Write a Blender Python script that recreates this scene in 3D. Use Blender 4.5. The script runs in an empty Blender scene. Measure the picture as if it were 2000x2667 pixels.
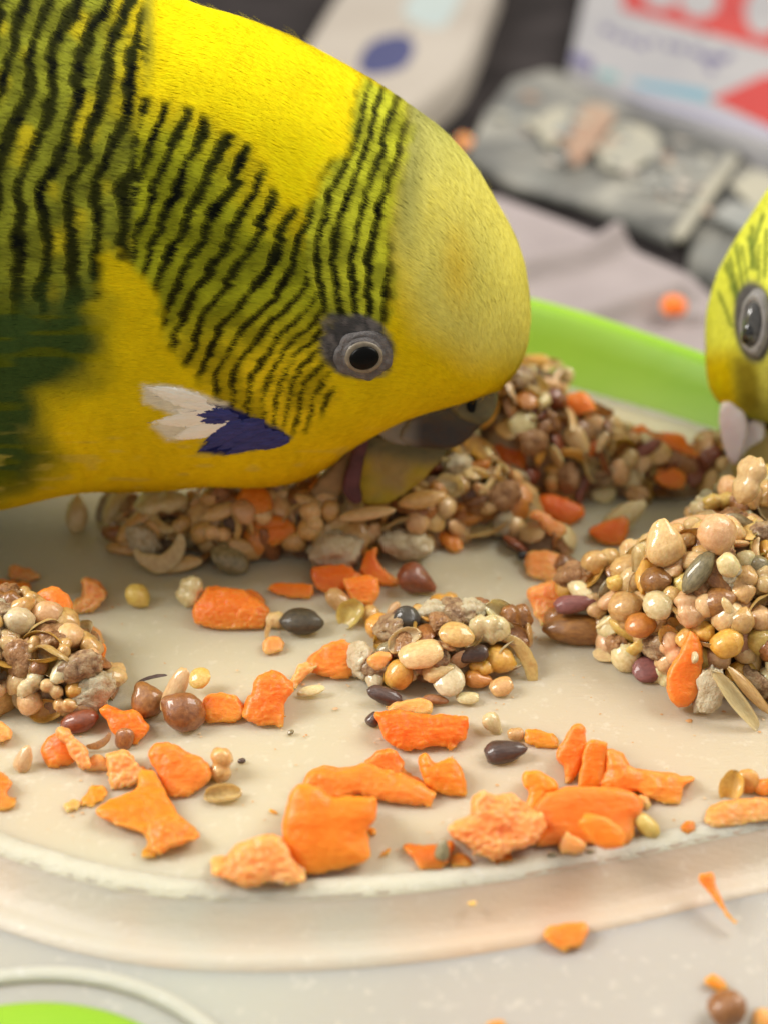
import bpy, bmesh, math, random
import numpy as np
from mathutils import Vector, Matrix, Euler
from mathutils.kdtree import KDTree
random.seed(7); rng = np.random.default_rng(7)
sc = bpy.context.scene
COL = sc.collection
CM = 0.01                                   # everything below is written in centimetres

# ------------------------------------------------------------------ camera
PITCH = math.radians(32.0); CAMZ = 9.0; FPX = 3704.0
CP = np.array([0, 0, CAMZ]); FW = np.array([0, math.cos(PITCH), -math.sin(PITCH)])
RT = np.array([1.0, 0, 0]); UP = np.array([0, math.sin(PITCH), math.cos(PITCH)])
cam = bpy.data.cameras.new('camera'); camo = bpy.data.objects.new('camera', cam); COL.objects.link(camo)
camo.location = (0, 0, CAMZ*CM); camo.rotation_euler = (math.radians(90)-PITCH, 0, 0)
cam.sensor_fit = 'VERTICAL'; cam.sensor_height = 36; cam.lens = 50
cam.clip_start = 0.002; cam.clip_end = 20
cam.dof.use_dof = True; cam.dof.focus_distance = 0.1385; cam.dof.aperture_fstop = 15.5
sc.camera = camo

# ------------------------------------------------------------------ light
w = bpy.data.worlds.new('World'); sc.world = w; w.use_nodes = True
bg = w.node_tree.nodes['Background']; bg.inputs[0].default_value = (1.0, 0.96, 0.90, 1); bg.inputs[1].default_value = 0.44
def area(name, loc, aim, size, power, col, sy=None):
    l = bpy.data.lights.new(name, 'AREA'); l.shape = 'RECTANGLE'; l.size = size*CM; l.size_y = (sy or size)*CM
    l.energy = power; l.color = col
    o = bpy.data.objects.new(name, l); COL.objects.link(o); o.location = Vector(loc)*CM
    o.rotation_euler = (Vector(aim)-Vector(loc)).to_track_quat('-Z', 'Y').to_euler()
area('window_light', (-46, 14, 40), (0, 14, 0), 20, 5.3, (1.0, 0.96, 0.90), 32)
area('room_light', (50, 36, 58), (0, 14, 0), 44, 7.5, (1.0, 0.94, 0.85))
sc.view_settings.view_transform = 'Standard'; sc.view_settings.look = 'None'
sc.view_settings.exposure = 0.0; sc.view_settings.gamma = 1.0
sc.cycles.use_denoising = True
sc.cycles.max_bounces = 6; sc.cycles.transparent_max_bounces = 6

# ------------------------------------------------------------------ geometry helpers
def ray(px, py): return FW + RT*((px-1000)/FPX) + UP*((1333.5-py)/FPX)
def on_z(px, py, z=0.0):
    r = ray(px, py); return CP + r*((z-CAMZ)/r[2])
def on_plane(px, py, q, n):
    r = ray(px, py); return CP + r*(np.dot(q-CP, n)/np.dot(r, n))
def at_depth(px, py, d): return CP + ray(px, py)*d
def project(P):
    V = P-CP; d = V@FW
    return np.stack([1000+FPX*(V@RT)/d, 1333.5-FPX*(V@UP)/d], -1)

_t3 = rng.random((32, 32, 32)).astype(np.float32)
def vn3(P, f, off=0.0):
    Q = np.asarray(P, dtype=np.float64)*f+off; I = np.floor(Q).astype(int); F = Q-I; F = F*F*(3-2*F); I &= 31; J = (I+1) & 31
    def g(a, b, c): return _t3[a, b, c]
    x0, y0, z0 = I[..., 0], I[..., 1], I[..., 2]; x1, y1, z1 = J[..., 0], J[..., 1], J[..., 2]; u, v, s = F[..., 0], F[..., 1], F[..., 2]
    a = g(x0, y0, z0)*(1-u)+g(x1, y0, z0)*u; b = g(x0, y1, z0)*(1-u)+g(x1, y1, z0)*u
    c = g(x0, y0, z1)*(1-u)+g(x1, y0, z1)*u; d = g(x0, y1, z1)*(1-u)+g(x1, y1, z1)*u
    return ((a*(1-v)+b*v)*(1-s)+(c*(1-v)+d*v)*s)*2-1
def fbm(P, f, off=0.0, n=3):
    r = 0; a = 1.0
    for i in range(n): r = r+a*vn3(P, f*2.03**i, off+i*7.3); a *= 0.5
    return r
def vn2(u, v, f, off=0.0): return vn3(np.stack([u, v, np.full_like(u, 3.7)], -1), f, off)

def tag(o, label=None, cat=None, group=None, kind=None):
    if label: o['label'] = label
    if cat: o['category'] = cat
    if group: o['group'] = group
    if kind: o['kind'] = kind
    return o
def mesh_data(name, V, F, mat, smooth=True, col=None, origin=(0, 0, 0)):
    V = (np.asarray(V, dtype=np.float64)-np.asarray(origin))*CM
    me = bpy.data.meshes.new(name)
    if isinstance(F, np.ndarray):
        n = F.shape[1]; me.vertices.add(len(V)); me.vertices.foreach_set('co', V.ravel())
        me.loops.add(F.size); me.loops.foreach_set('vertex_index', F.ravel().astype(np.int32))
        me.polygons.add(len(F)); me.polygons.foreach_set('loop_start', np.arange(0, F.size, n, dtype=np.int32))
        me.update(calc_edges=True)
    else:
        me.from_pydata(V.tolist(), [], F)
    me.polygons.foreach_set('use_smooth', np.full(len(me.polygons), smooth)); me.materials.append(mat)
    if col is not None:
        a = me.color_attributes.new('Col', 'FLOAT_COLOR', 'POINT')
        c = np.ones((len(V), 4), dtype=np.float32); c[:, :3] = col; a.data.foreach_set('color', c.ravel())
    me.update(); return me
def obj(name, me, parent=None, loc=(0, 0, 0)):
    o = bpy.data.objects.new(name, me); COL.objects.link(o)
    o.location = Vector(loc)*CM
    if parent: o.parent = parent
    return o
def empty(name, loc):
    o = bpy.data.objects.new(name, None); COL.objects.link(o); o.location = Vector(loc)*CM; o.empty_display_size = 0.005; return o
def grid_faces(nu, nv, wrap_v=False):
    i = np.arange(nu-1)[:, None]; j = np.arange(nv if wrap_v else nv-1)[None, :]; k = (j+1) % nv
    return np.stack([i*nv+j, i*nv+k, (i+1)*nv+k, (i+1)*nv+j], -1).reshape(-1, 4)
def grid_normals(P, flip=1.0):
    du = np.gradient(P, axis=0); dv = np.gradient(P, axis=1)
    n = np.cross(du, dv); n /= np.linalg.norm(n, axis=-1, keepdims=True)+1e-12
    return n*flip
def crom(pts, n):
    """Catmull-Rom through rows of pts, n samples."""
    p = np.asarray(pts, float); m = len(p); t = np.linspace(0, m-1, n); i = np.clip(t.astype(int), 0, m-2); f = (t-i)[:, None]
    g = lambda k: p[np.clip(k, 0, m-1)]
    a, b, c, d = g(i-1), g(i), g(i+1), g(i+2)
    return 0.5*((2*b)+(-a+c)*f+(2*a-5*b+4*c-d)*f*f+(-a+3*b-3*c+d)*f**3)
def closed_crom(pts, n):
    p = np.asarray(pts, float); m = len(p); t = np.linspace(0, m, n, endpoint=False); i = t.astype(int); f = (t-i)[:, None]
    a, b, c, d = p[(i-1) % m], p[i % m], p[(i+1) % m], p[(i+2) % m]
    return 0.5*((2*b)+(-a+c)*f+(2*a-5*b+4*c-d)*f*f+(-a+3*b-3*c+d)*f**3)
def sstep(a, b, x):
    t = np.clip((x-a)/(b-a), 0, 1); return t*t*(3-2*t)
def sdf(u, v, poly):
    """signed distance, positive inside"""
    p = np.asarray(poly, float); d = np.full(u.shape, 1e9); ins = np.zeros(u.shape, bool)
    for i in range(len(p)):
        a = p[i]; b = p[(i+1) % len(p)]; e = b-a; wx = u-a[0]; wy = v-a[1]
        t = np.clip((wx*e[0]+wy*e[1])/(e@e+1e-9), 0, 1)
        d = np.minimum(d, (wx-e[0]*t)**2+(wy-e[1]*t)**2)
        c = ((a[1] > v) != (b[1] > v)) & (u < (b[0]-a[0])*(v-a[1])/(b[1]-a[1]+1e-12)+a[0]); ins ^= c
    return np.sqrt(d)*np.where(ins, 1, -1)

# ------------------------------------------------------------------ materials
def new_mat(name):
    m = bpy.data.materials.new(name); m.use_nodes = True; nt = m.node_tree; b = nt.nodes['Principled BSDF']
    return m, nt, b
def N(nt, t, **k):
    n = nt.nodes.new(t)
    for a, v in k.items():
        if a in n.inputs: n.inputs[a].default_value = v
        else: setattr(n, a, v)
    return n
def ramp(nt, fac, stops):
    r = nt.nodes.new('ShaderNodeValToRGB'); nt.links.new(fac, r.inputs[0]); e = r.color_ramp.elements
    while len(e) < len(stops): e.new(0.5)
    for k, (p, c) in enumerate(stops): e[k].position = p; e[k].color = (*c, 1)
    return r.outputs[0]
def bump(nt, b, fac, s, dist):
    n = N(nt, 'ShaderNodeBump', Strength=s, Distance=dist); nt.links.new(fac, n.inputs['Height']); nt.links.new(n.outputs[0], b.inputs['Normal'])
def noise(nt, scale, detail=3, rough=0.5, vec=None, dist=0.0):
    n = N(nt, 'ShaderNodeTexNoise', Scale=scale, Detail=detail, Roughness=rough, Distortion=dist)
    if vec is not None: nt.links.new(vec, n.inputs['Vector'])
    return n.outputs[0]
def ocoord(nt): return N(nt, 'ShaderNodeTexCoord').outputs['Object']
def mixc(nt, fac, a, b, mode='MIX'):
    m = nt.nodes.new('ShaderNodeMix'); m.data_type = 'RGBA'; m.blend_type = mode
    for k, s in ((0, fac), (6, a), (7, b)):
        if hasattr(s, 'is_output') or isinstance(s, bpy.types.NodeSocket): nt.links.new(s, m.inputs[k])
        else: m.inputs[k].default_value = s if k == 0 else (*s, 1)
    return m.outputs[2]
def translucent(m, fac):
    nt = m.node_tree; b = nt.nodes['Principled BSDF']; out_ = nt.nodes['Material Output']; t = nt.nodes.new('ShaderNodeBsdfTranslucent'); mx = nt.nodes.new('ShaderNodeMixShader'); mx.inputs[0].default_value = fac
    for l in nt.links:
        if l.to_socket == b.inputs['Base Color']: nt.links.new(l.from_socket, t.inputs[0]); break
    nt.links.new(b.outputs[0], mx.inputs[1]); nt.links.new(t.outputs[0], mx.inputs[2]); nt.links.new(mx.outputs[0], out_.inputs[0])
def simple_mat(name, c1, c2, scale, rough=0.5, bs=0.2, bscale=None, bdist=0.0002, sss=0.0, coat=0.0, rad=(0.002, 0.001, 0.0005), spec=0.5, rnd=0.0, det=4):
    """two colours mixed by noise; scale is per centimetre"""
    m, nt, b = new_mat(name); v = ocoord(nt)
    f = noise(nt, scale*100, det, 0.55, v)
    c = ramp(nt, f, [(0.32, c1), (0.68, c2)])
    if rnd:
        oi = N(nt, 'ShaderNodeObjectInfo'); hs = N(nt, 'ShaderNodeHueSaturation')
        mr = N(nt, 'ShaderNodeMapRange'); nt.links.new(oi.outputs['Random'], mr.inputs[0]); mr.inputs[3].default_value = 1-rnd; mr.inputs[4].default_value = 1+rnd
        nt.links.new(mr.outputs[0], hs.inputs['Value']); nt.links.new(c, hs.inputs['Color'])
        m2 = N(nt, 'ShaderNodeMath', operation='MULTIPLY'); nt.links.new(oi.outputs['Random'], m2.inputs[0]); m2.inputs[1].default_value = 17.3
        fr = N(nt, 'ShaderNodeMath', operation='FRACT'); nt.links.new(m2.outputs[0], fr.inputs[0])
        mh = N(nt, 'ShaderNodeMapRange'); nt.links.new(fr.outputs[0], mh.inputs[0]); mh.inputs[3].default_value = 0.5-rnd*0.05; mh.inputs[4].default_value = 0.5+rnd*0.05
        nt.links.new(mh.outputs[0], hs.inputs['Hue']); c = hs.outputs[0]
    nt.links.new(c, b.inputs['Base Color'])
    b.inputs['Roughness'].default_value = rough; b.inputs['Specular IOR Level'].default_value = spec
    b.inputs['Subsurface Weight'].default_value = sss; b.inputs['Subsurface Radius'].default_value = rad; b.inputs['Subsurface Scale'].default_value = 1.0
    b.inputs['Coat Weight'].default_value = coat; b.inputs['Coat Roughness'].default_value = 0.07
    if bs: bump(nt, b, noise(nt, (bscale or scale*3)*100, 4, 0.6, v), bs, bdist)
    return m
def vcol_mat(name, rough=0.8, spec=0.2, sheen=0.0, bs=0.0, bscale=20, sss=0.0, coat=0.0):
    m, nt, b = new_mat(name); a = N(nt, 'ShaderNodeAttribute', attribute_name='Col')
    nt.links.new(a.outputs['Color'], b.inputs['Base Color']); b.inputs['Roughness'].default_value = rough; b.inputs['Specular IOR Level'].default_value = spec
    b.inputs['Sheen Weight'].default_value = sheen; b.inputs['Coat Weight'].default_value = coat; b.inputs['Coat Roughness'].default_value = 0.2
    b.inputs['Subsurface Weight'].default_value = sss; b.inputs['Subsurface Radius'].default_value = (0.002, 0.001, 0.0005); b.inputs['Subsurface Scale'].default_value = 1
    if bs: bump(nt, b, noise(nt, bscale*100, 4, 0.6, ocoord(nt)), bs, 0.0003)
    return m

# ------------------------------------------------------------------ lump / flake builder: an outline gets thickness, is fused, rounded and roughened
def remeshed(V, F, vox):
    me = bpy.data.meshes.new('tmp'); me.from_pydata((np.asarray(V)).tolist(), [], F); me.update()
    o = bpy.data.objects.new('tmp', me); COL.objects.link(o)
    md = o.modifiers.new('r', 'REMESH'); md.mode = 'VOXEL'; md.voxel_size = vox
    dg = bpy.context.evaluated_depsgraph_get(); ev = o.evaluated_get(dg); e = ev.to_mesh()
    n = len(e.vertices); co = np.empty(n*3); e.vertices.foreach_get('co', co); co = co.reshape(-1, 3)
    fs = [tuple(p.vertices) for p in e.polygons]; ed = np.empty(len(e.edges)*2, dtype=np.int32); e.edges.foreach_get('vertices', ed); ed = ed.reshape(-1, 2)
    ev.to_mesh_clear(); bpy.data.objects.remove(o); bpy.data.meshes.remove(me)
    return co, fs, ed
def relax(co, ed, k, lam=0.6):
    n = len(co); cnt = np.bincount(ed.ravel(), minlength=n)[:, None]+1e-9
    for _ in range(k):
        s = np.zeros_like(co); 
        for c in range(3):
            s[:, c] = np.bincount(ed[:, 0], co[ed[:, 1], c], n)+np.bincount(ed[:, 1], co[ed[:, 0], c], n)
        co = co+(s/cnt-co)*lam
    return co
def vnormals(co, fs):
    f = np.array([t[:3] for t in fs]); fn = np.cross(co[f[:, 1]]-co[f[:, 0]], co[f[:, 2]]-co[f[:, 0]]); n = np.zeros_like(co)
    for k in range(3): np.add.at(n, f[:, k], fn)
    return n/(np.linalg.norm(n, axis=1, keepdims=True)+1e-12)
def prism(front, back):
    n = len(front); V = list(front)+list(back)
    F = [list(range(n))[::-1], [n+i for i in range(n)]]
    for i in range(n): j = (i+1) % n; F.append([i, j, n+j, n+i])
    me = bpy.data.meshes.new('t'); me.from_pydata([tuple(v) for v in V], [], F); bm = bmesh.new(); bm.from_mesh(me)
    bmesh.ops.triangulate(bm, faces=bm.faces); bmesh.ops.recalc_face_normals(bm, faces=bm.faces)
    V = [v.co[:] for v in bm.verts]; F = [[v.index for v in f.verts] for f in bm.faces]; bm.free(); bpy.data.meshes.remove(me)
    return V, F
def lump_geo(poly3, ext, vox=0.028, smooth=3, amp=0.03, freq=5.0, fine=0.0, zmin=None, seed=0.0):
    """poly3: outline points (cm); ext: per-outline extrusion vector"""
    front = np.asarray(poly3, float); back = front+np.asarray(ext, float)
    if zmin is not None:
        for A in (front, back): A[:, 2] = np.maximum(A[:, 2], zmin)
    V, F = prism(front, back); co, fs, ed = remeshed(V, F, vox)
    for _ in range(3):
        if len(fs) > 20: break
        vox *= 0.6; co, fs, ed = remeshed(V, F, vox)
    if len(fs) <= 20: print('EMPTY LUMP', np.ptp(front, axis=0), ext[0]); co = np.asarray(V); fs = [tuple(f) for f in F]; ed = np.array([[f[0], f[1]] for f in F]+[[f[1], f[2]] for f in F])
    co = relax(co, ed, smooth); n = vnormals(co, fs)
    co = co+n*(amp*fbm(co, freq, seed)[:, None])
    if fine: n = vnormals(co, fs); co = co+n*(fine*np.abs(vn3(co, freq*3.7, seed+3))[:, None]+fine*0.5*vn3(co, freq*8, seed)[:, None])
    if zmin is not None: co[:, 2] = np.maximum(co[:, 2], zmin)
    return co, fs
# ------------------------------------------------------------------ the setting: table, tray, board
M_table = simple_mat('charcoal_table', (0.022, 0.019, 0.019), (0.042, 0.036, 0.036), 0.5, 0.95, 0.3, 3, 0.0005, spec=0.05)
s = 160; tb = obj('table', mesh_data('table', [(-s, -20, -1.6), (s, -20, -1.6), (s, 260, -1.6), (-s, 260, -1.6)], [(0, 1, 2, 3)], M_table, False)); tag(tb, kind='structure')

def board_mat(name, c1, c2, c3, frost=0.0, orange=0.0):
    m, nt, b = new_mat(name); v = ocoord(nt)
    big = noise(nt, 22, 2, 0.5, v); c = ramp(nt, big, [(0.35, c1), (0.52, c2), (0.68, c3)])
    spk = noise(nt, 900, 2, 0.6, v); c = mixc(nt, ramp(nt, spk, [(0.60, (0, 0, 0)), (0.75, (0.25+frost*0.9,)*3)]), c, (0.75, 0.70, 0.58))
    if orange:
        o = ramp(nt, noise(nt, 55, 3, 0.6, v), [(0.45, (0, 0, 0)), (0.72, (orange,)*3)]); c = mixc(nt, o, c, (0.72, 0.36, 0.16))
    nt.links.new(c, b.inputs['Base Color']); b.inputs['Roughness'].default_value = 0.42
    b.inputs['Subsurface Weight'].default_value = 0.6; b.inputs['Subsurface Radius'].default_value = (0.010, 0.008, 0.005); b.inputs['Subsurface Scale'].default_value = 1
    mp = N(nt, 'ShaderNodeMapping'); nt.links.new(v, mp.inputs[0]); mp.inputs['Rotation'].default_value = (0, 0, 0.5); mp.inputs['Scale'].default_value = (1, 9, 1)
    scr = noise(nt, 260, 5, 0.75, mp.outputs[0]); gr = noise(nt, 1500, 3, 0.7, v)
    ad = N(nt, 'ShaderNodeMath', operation='ADD'); nt.links.new(scr, ad.inputs[0]); nt.links.new(gr, ad.inputs[1])
    bump(nt, b, ad.outputs[0], 0.35+frost, 0.00018+frost*0.0006); return m
M_board = board_mat('frosted_cream_plastic', (0.51, 0.475, 0.335), (0.51, 0.45, 0.315), (0.515, 0.42, 0.295))
M_frost = board_mat('scuffed_plastic_edge', (0.57, 0.53, 0.385), (0.61, 0.56, 0.41), (0.56, 0.49, 0.35), 0.25)
M_bev = board_mat('painted_orange_reflection', (0.52, 0.49, 0.39), (0.53, 0.46, 0.355), (0.55, 0.43, 0.31), 0.0, 0.32)  # orange reflection on the sloping rim is painted into its colour
M_ledge = board_mat('milky_plastic', (0.40, 0.40, 0.335), (0.38, 0.355, 0.31), (0.41, 0.37, 0.33))
M_green = simple_mat('lime_green_plastic', (0.22, 0.42, 0.02), (0.27, 0.46, 0.03), 0.35, 0.45, 0.12, 4, 0.0004, sss=0.35, rad=(0.004, 0.006, 0.001))

fpx = [(-300, 2030), (0, 2172), (150, 2226), (300, 2266), (450, 2290), (600, 2300), (800, 2298), (1000, 2285), (1200, 2262), (1400, 2232), (1600, 2196), (1800, 2152), (2000, 2110), (2300, 2040)]
out = [on_z(*p)[:2] for p in fpx]+[np.array(p) for p in [(6.1, 11.2), (6.5, 13), (5.9, 14.7), (4.5, 16.2), (2.3, 17.7), (-0.5, 18.8), (-4, 18.8), (-6.8, 17), (-7.8, 14), (-6.9, 11.4)]]
OUT = closed_crom(out, 720); ctr = np.array([-0.6, 13.3])
def off_out(d, smooth=0):
    e = np.roll(OUT, -3, 0)-np.roll(OUT, 3, 0); n = np.stack([e[:, 1], -e[:, 0]], -1); n /= np.linalg.norm(n, axis=1, keepdims=True)
    P = OUT+n*d
    for _ in range(smooth): P = (np.roll(P, 1, 0)+P*2+np.roll(P, -1, 0))/4
    return P
def ringmesh(rows):
    """rows: list of (N,3)"""
    P = np.stack(rows, 0); n = P.shape[1]; return P.reshape(-1, 3), grid_faces(len(rows), n, True)
def z3(P2, z): return np.concatenate([P2, np.full((len(P2), 1), 0.0)+np.reshape(z, (-1, 1))], 1)
tray = empty('feeding_tray', (0, 13, -1.6))
T0 = (0, 13, -1.6)
tag(tray, 'lime green feeding tray with milky plastic top under the scattered food', 'tray')
# plateau: concentric rows so that the surface is gently uneven
rows = []
for f in np.linspace(0.02, 1, 60):
    p = ctr+(OUT-ctr)*f; rows.append(z3(p, 0.012*vn3(z3(p, 0), 0.5)+0.0))
rim_drop = rows[-1]
V, F = ringmesh(rows); F = F[:, ::-1]
obj('cutting_board', mesh_data('cutting_board', V, F, M_board, origin=T0), tray)
# frosted, scuffed lip
rows = []; prof = [(-0.04, -0.004), (-0.01, 0.012), (0.03, 0.024), (0.08, 0.026), (0.13, 0.012), (0.18, -0.03)]
for k, (d, h) in enumerate(prof):
    p = off_out(d, 2); z = np.full(len(p), h)
    if 0 < k < 5: nn = vn3(z3(p, d), 9)*0.022+vn3(z3(p, d*3), 22)*0.014; z = z+nn*0.35; p = p+(vn3(z3(p, 5), 7)*0.012+vn3(z3(p, 9), 1.5)*0.02)[:, None]
    rows.append(z3(p, z))
V, F = ringmesh(rows); F = F[:, ::-1]
obj('board_lip', mesh_data('board_lip', V, F, M_frost, origin=T0), tray)
rows = []
for d, h in [(0.15, -0.005), (0.19, -0.04), (0.26, -0.11), (0.34, -0.19), (0.42, -0.245), (0.50, -0.27), (0.55, -0.262), (0.60, -0.272), (0.66, -0.32)]:
    rows.append(z3(off_out(d, 6), h))
V, F = ringmesh(rows); F = F[:, ::-1]
obj('sloping_rim', mesh_data('sloping_rim', V, F, M_bev, origin=T0), tray)
# lower ledge: a wide milky flange with a round thumb hole cut through it at the front left
hc = np.array([-2.72, 5.78])
HR = 2.02; LZ = -0.30
yy, xx = np.meshgrid(np.linspace(0.5, 24, 170), np.linspace(-13, 13, 190), indexing='ij')
r = np.hypot(xx-hc[0], yy-hc[1]); HH = 0.2; push = np.where(r < HH, HH/np.maximum(r, 1e-3), 1.0)
keep = r > HH-0.16
gx = np.where(r < HH, hc[0]+(xx-hc[0])*push, xx); gy = np.where(r < HH, hc[1]+(yy-hc[1])*push, yy)
P = np.stack([gx, gy, LZ-0.005+0.02*vn3(np.stack([gx, gy, gx*0], -1), 0.35)], -1)
F = grid_faces(170, 190); kf = keep.ravel()[F].all(1)
m = ((gx/1.0+0.3)/12.2)**2+((gy-12.4)/11.5)**2 < 1; kf &= m.ravel()[F].all(1)
F = F[kf][:, ::-1]
back = (P[..., 1].ravel()[F].mean(1) > 15.2) & (P[..., 0].ravel()[F].mean(1) > -3)
F = F[~back]; used = np.unique(F); mp = np.zeros(P.size//3, int); mp[used] = np.arange(len(used))
obj('milky_flange', mesh_data('milky_flange', P.reshape(-1, 3)[used], mp[F], M_ledge, origin=T0), tray)
def torus(c, R, tube, n=160, k=12, sq=1.0):
    a = np.linspace(0, 2*np.pi, n, endpoint=False)[:, None]; b = np.linspace(0, 2*np.pi, k, endpoint=False)[None]
    P = np.stack([c[0]+(R+tube*np.cos(b))*np.cos(a), c[1]+(R+tube*np.cos(b))*np.sin(a), c[2]+sq*tube*np.sin(b)+0*a], -1)
    P = np.concatenate([P, P[:1]], 0); return P.reshape(-1, 3), grid_faces(n+1, k, True)
V, F = torus((hc[0], hc[1], LZ), HR, 0.07, sq=0.8); obj('hole_ring', mesh_data('hole_ring', V, F, M_frost, origin=T0), tray)
a = np.linspace(0, 2*np.pi, 120, endpoint=False); rows = []
for r_, z_ in [(0.02, LZ+.05), (0.8, LZ+.05), (1.55, LZ+.045), (1.68, LZ+.03), (1.74, LZ+.01), (1.76, LZ-.06)]:
    rows.append(np.stack([hc[0]+r_*np.cos(a), hc[1]+r_*np.sin(a), a*0+z_], -1))
V, F = ringmesh(rows); obj('green_stud', mesh_data('green_stud', V, F, M_green, origin=T0), tray)
# green back wall of the tray
i0, i1 = None, None
ang = np.arctan2(OUT[:, 1]-ctr[1], OUT[:, 0]-ctr[0]); wallh = (0.98-0.30*sstep(1.2, 0.4, ang))*sstep(-0.35, 0.35, np.sin(ang)+0.1)
rows = []
for d, h in [(0.02, -0.02), (0.10, 0.10), (0.30, 0.55), (0.42, 0.88), (0.52, 0.98), (0.60, 1.0), (0.68, 0.97), (0.72, 0.9), (0.72, 0.2), (0.70, -0.9)]:
    p = off_out(d, 8); hh = np.where(h > 0, h*wallh, h) ; rows.append(z3(p, hh+0.01*vn3(z3(p, h), 1.1)*(h > 0.3)))
P = np.stack(rows, 0); sel = np.where(np.sin(ang) > -0.2)[0]
# contiguous arc
k0 = [k for k in sel if (k-1) % 720 not in set(sel)][0]; idx = (k0+np.arange(len(sel))) % 720
P = P[:, idx]; obj('green_wall', mesh_data('green_wall', P.reshape(-1, 3), grid_faces(P.shape[0], P.shape[1])[:, ::-1], M_green, origin=T0), tray)

# ------------------------------------------------------------------ things lying on the table behind
def slab(name, pxs, z, th, mat, parent=None, origin=(0, 0, 0), r=0.12, n=None, wob=0.0, seed=0):
    p = closed_crom([on_z(*q, z)[:2] for q in pxs], n) if n else np.array([on_z(*q, z)[:2] for q in pxs])
    if not n:
        q = []
        for i in range(len(p)):
            for t in np.linspace(0, 1, 16, endpoint=False): q.append(p[i]*(1-t)+p[(i+1) % len(p)]*t)
        p = np.array(q)
    c = p.mean(0); rows = []
    sh = lambda k: c+(p-c)*k
    s_ = 1-r/np.linalg.norm(p-c, axis=1).mean()
    for k in np.linspace(0.02, 1, 14): rows.append(z3(sh(s_*k), z+wob*vn3(z3(sh(k), 0), 0.35, seed)+wob*0.5*vn3(z3(sh(k), 0), 0.9, seed)))
    rows.append(z3(sh((1+s_)/2), z-r*0.15)); rows.append(z3(p, z-min(r, th)*0.6)); rows.append(z3(p, z-th))
    V, F = ringmesh(rows); a = (p[:, 0]*np.roll(p[:, 1], -1)-p[:, 1]*np.roll(p[:, 0], -1)).sum()
    if a < 0: F = F[:, ::-1]
    F = F[:, ::-1] if False else F
    return obj(name, mesh_data(name, V, F, mat, origin=origin), parent)
# pale creased cloth behind the tray
M_cloth = simple_mat('pale_mauve_cloth', (0.24, 0.205, 0.205), (0.33, 0.285, 0.285), 0.25, 0.85, 0.5, 4, 0.001)
nx, ny = 140, 110
U = np.linspace(0, 1, nx)[:, None]; W = np.linspace(0, 1, ny)[None]
p00, p10 = on_z(1120, 640, -1.5), on_z(2300, 1010, -1.5)      # back edge left / right
A = on_z(1180, 500, -1.5); B = on_z(2080, 880, -1.5)
Cc = np.array([10.5, 13.5, -1.5]); D = np.array([-9, 17.0, -1.5])
P = (A*(1-U[..., None])*(W[..., None])+B*U[..., None]*W[..., None]+D*(1-U[..., None])*(1-W[..., None])+Cc*U[..., None]*(1-W[..., None]))
def fold(P, a, b, wd, h):
    a = on_z(*a, -1.5)[:2]; b = on_z(*b, -1.5)[:2]; e = b-a; q = P[..., :2]-a; t = np.clip((q@e)/(e@e), 0, 1); d = np.linalg.norm(q-t[..., None]*e, axis=-1)
    P[..., 2] += h*np.exp(-(d/wd)**2)
P[..., 2] = -1.46+0.05*vn3(P, 0.5)
fold(P, (1180, 770), (1640, 670), 0.28, 0.45); fold(P, (1440, 890), (1760, 790), 0.25, 0.4); fold(P, (1280, 560), (1800, 740), 0.6, 0.35)
t_ = obj('creased_cloth', mesh_data('creased_cloth', P.reshape(-1, 3), grid_faces(nx, ny), M_cloth, origin=(4, 22, -1.5)), loc=(4, 22, -1.5))
tag(t_, 'pale mauve-grey creased cloth lying behind the green tray wall', 'cloth')
# white strap-like tube with a blue oval
M_white = simple_mat('cream_plastic', (0.34, 0.30, 0.255), (0.40, 0.36, 0.31), 0.2, 0.5, 0.1)
M_blue = simple_mat('navy_print', (0.035, 0.04, 0.12), (0.05, 0.055, 0.15), 0.4, 0.5, 0.0)
M_cyan = simple_mat('pale_cyan_print', (0.34, 0.40, 0.40), (0.38, 0.44, 0.43), 0.4, 0.5, 0.0)
e = empty('plastic_tube', on_z(1050, 150, -1.6)); eo = tuple(on_z(1050, 150, -1.6))
tag(e, 'out-of-focus cream tube with a dark blue oval print behind the bird\'s neck', 'tube')
slab('tube_body', [(700, 330), (790, 120), (960, -110), (1180, -200), (1300, -110), (1272, 20), (1215, 160), (1130, 240), (1030, 300), (860, 420)], -0.6, 0.98, M_white, e, eo, r=0.5, n=160)
slab('printed_oval', [(935, 165), (960, 115), (1010, 92), (1060, 92), (1078, 125), (1055, 170), (1005, 190), (955, 192)], -0.585, 0.02, M_blue, e, eo, r=0.1, n=80)
slab('printed_patch', [(1050, 30), (1100, -40), (1200, -40), (1170, 50), (1120, 70)], -0.585, 0.02, M_cyan, e, eo, r=0.1, n=60)
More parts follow.
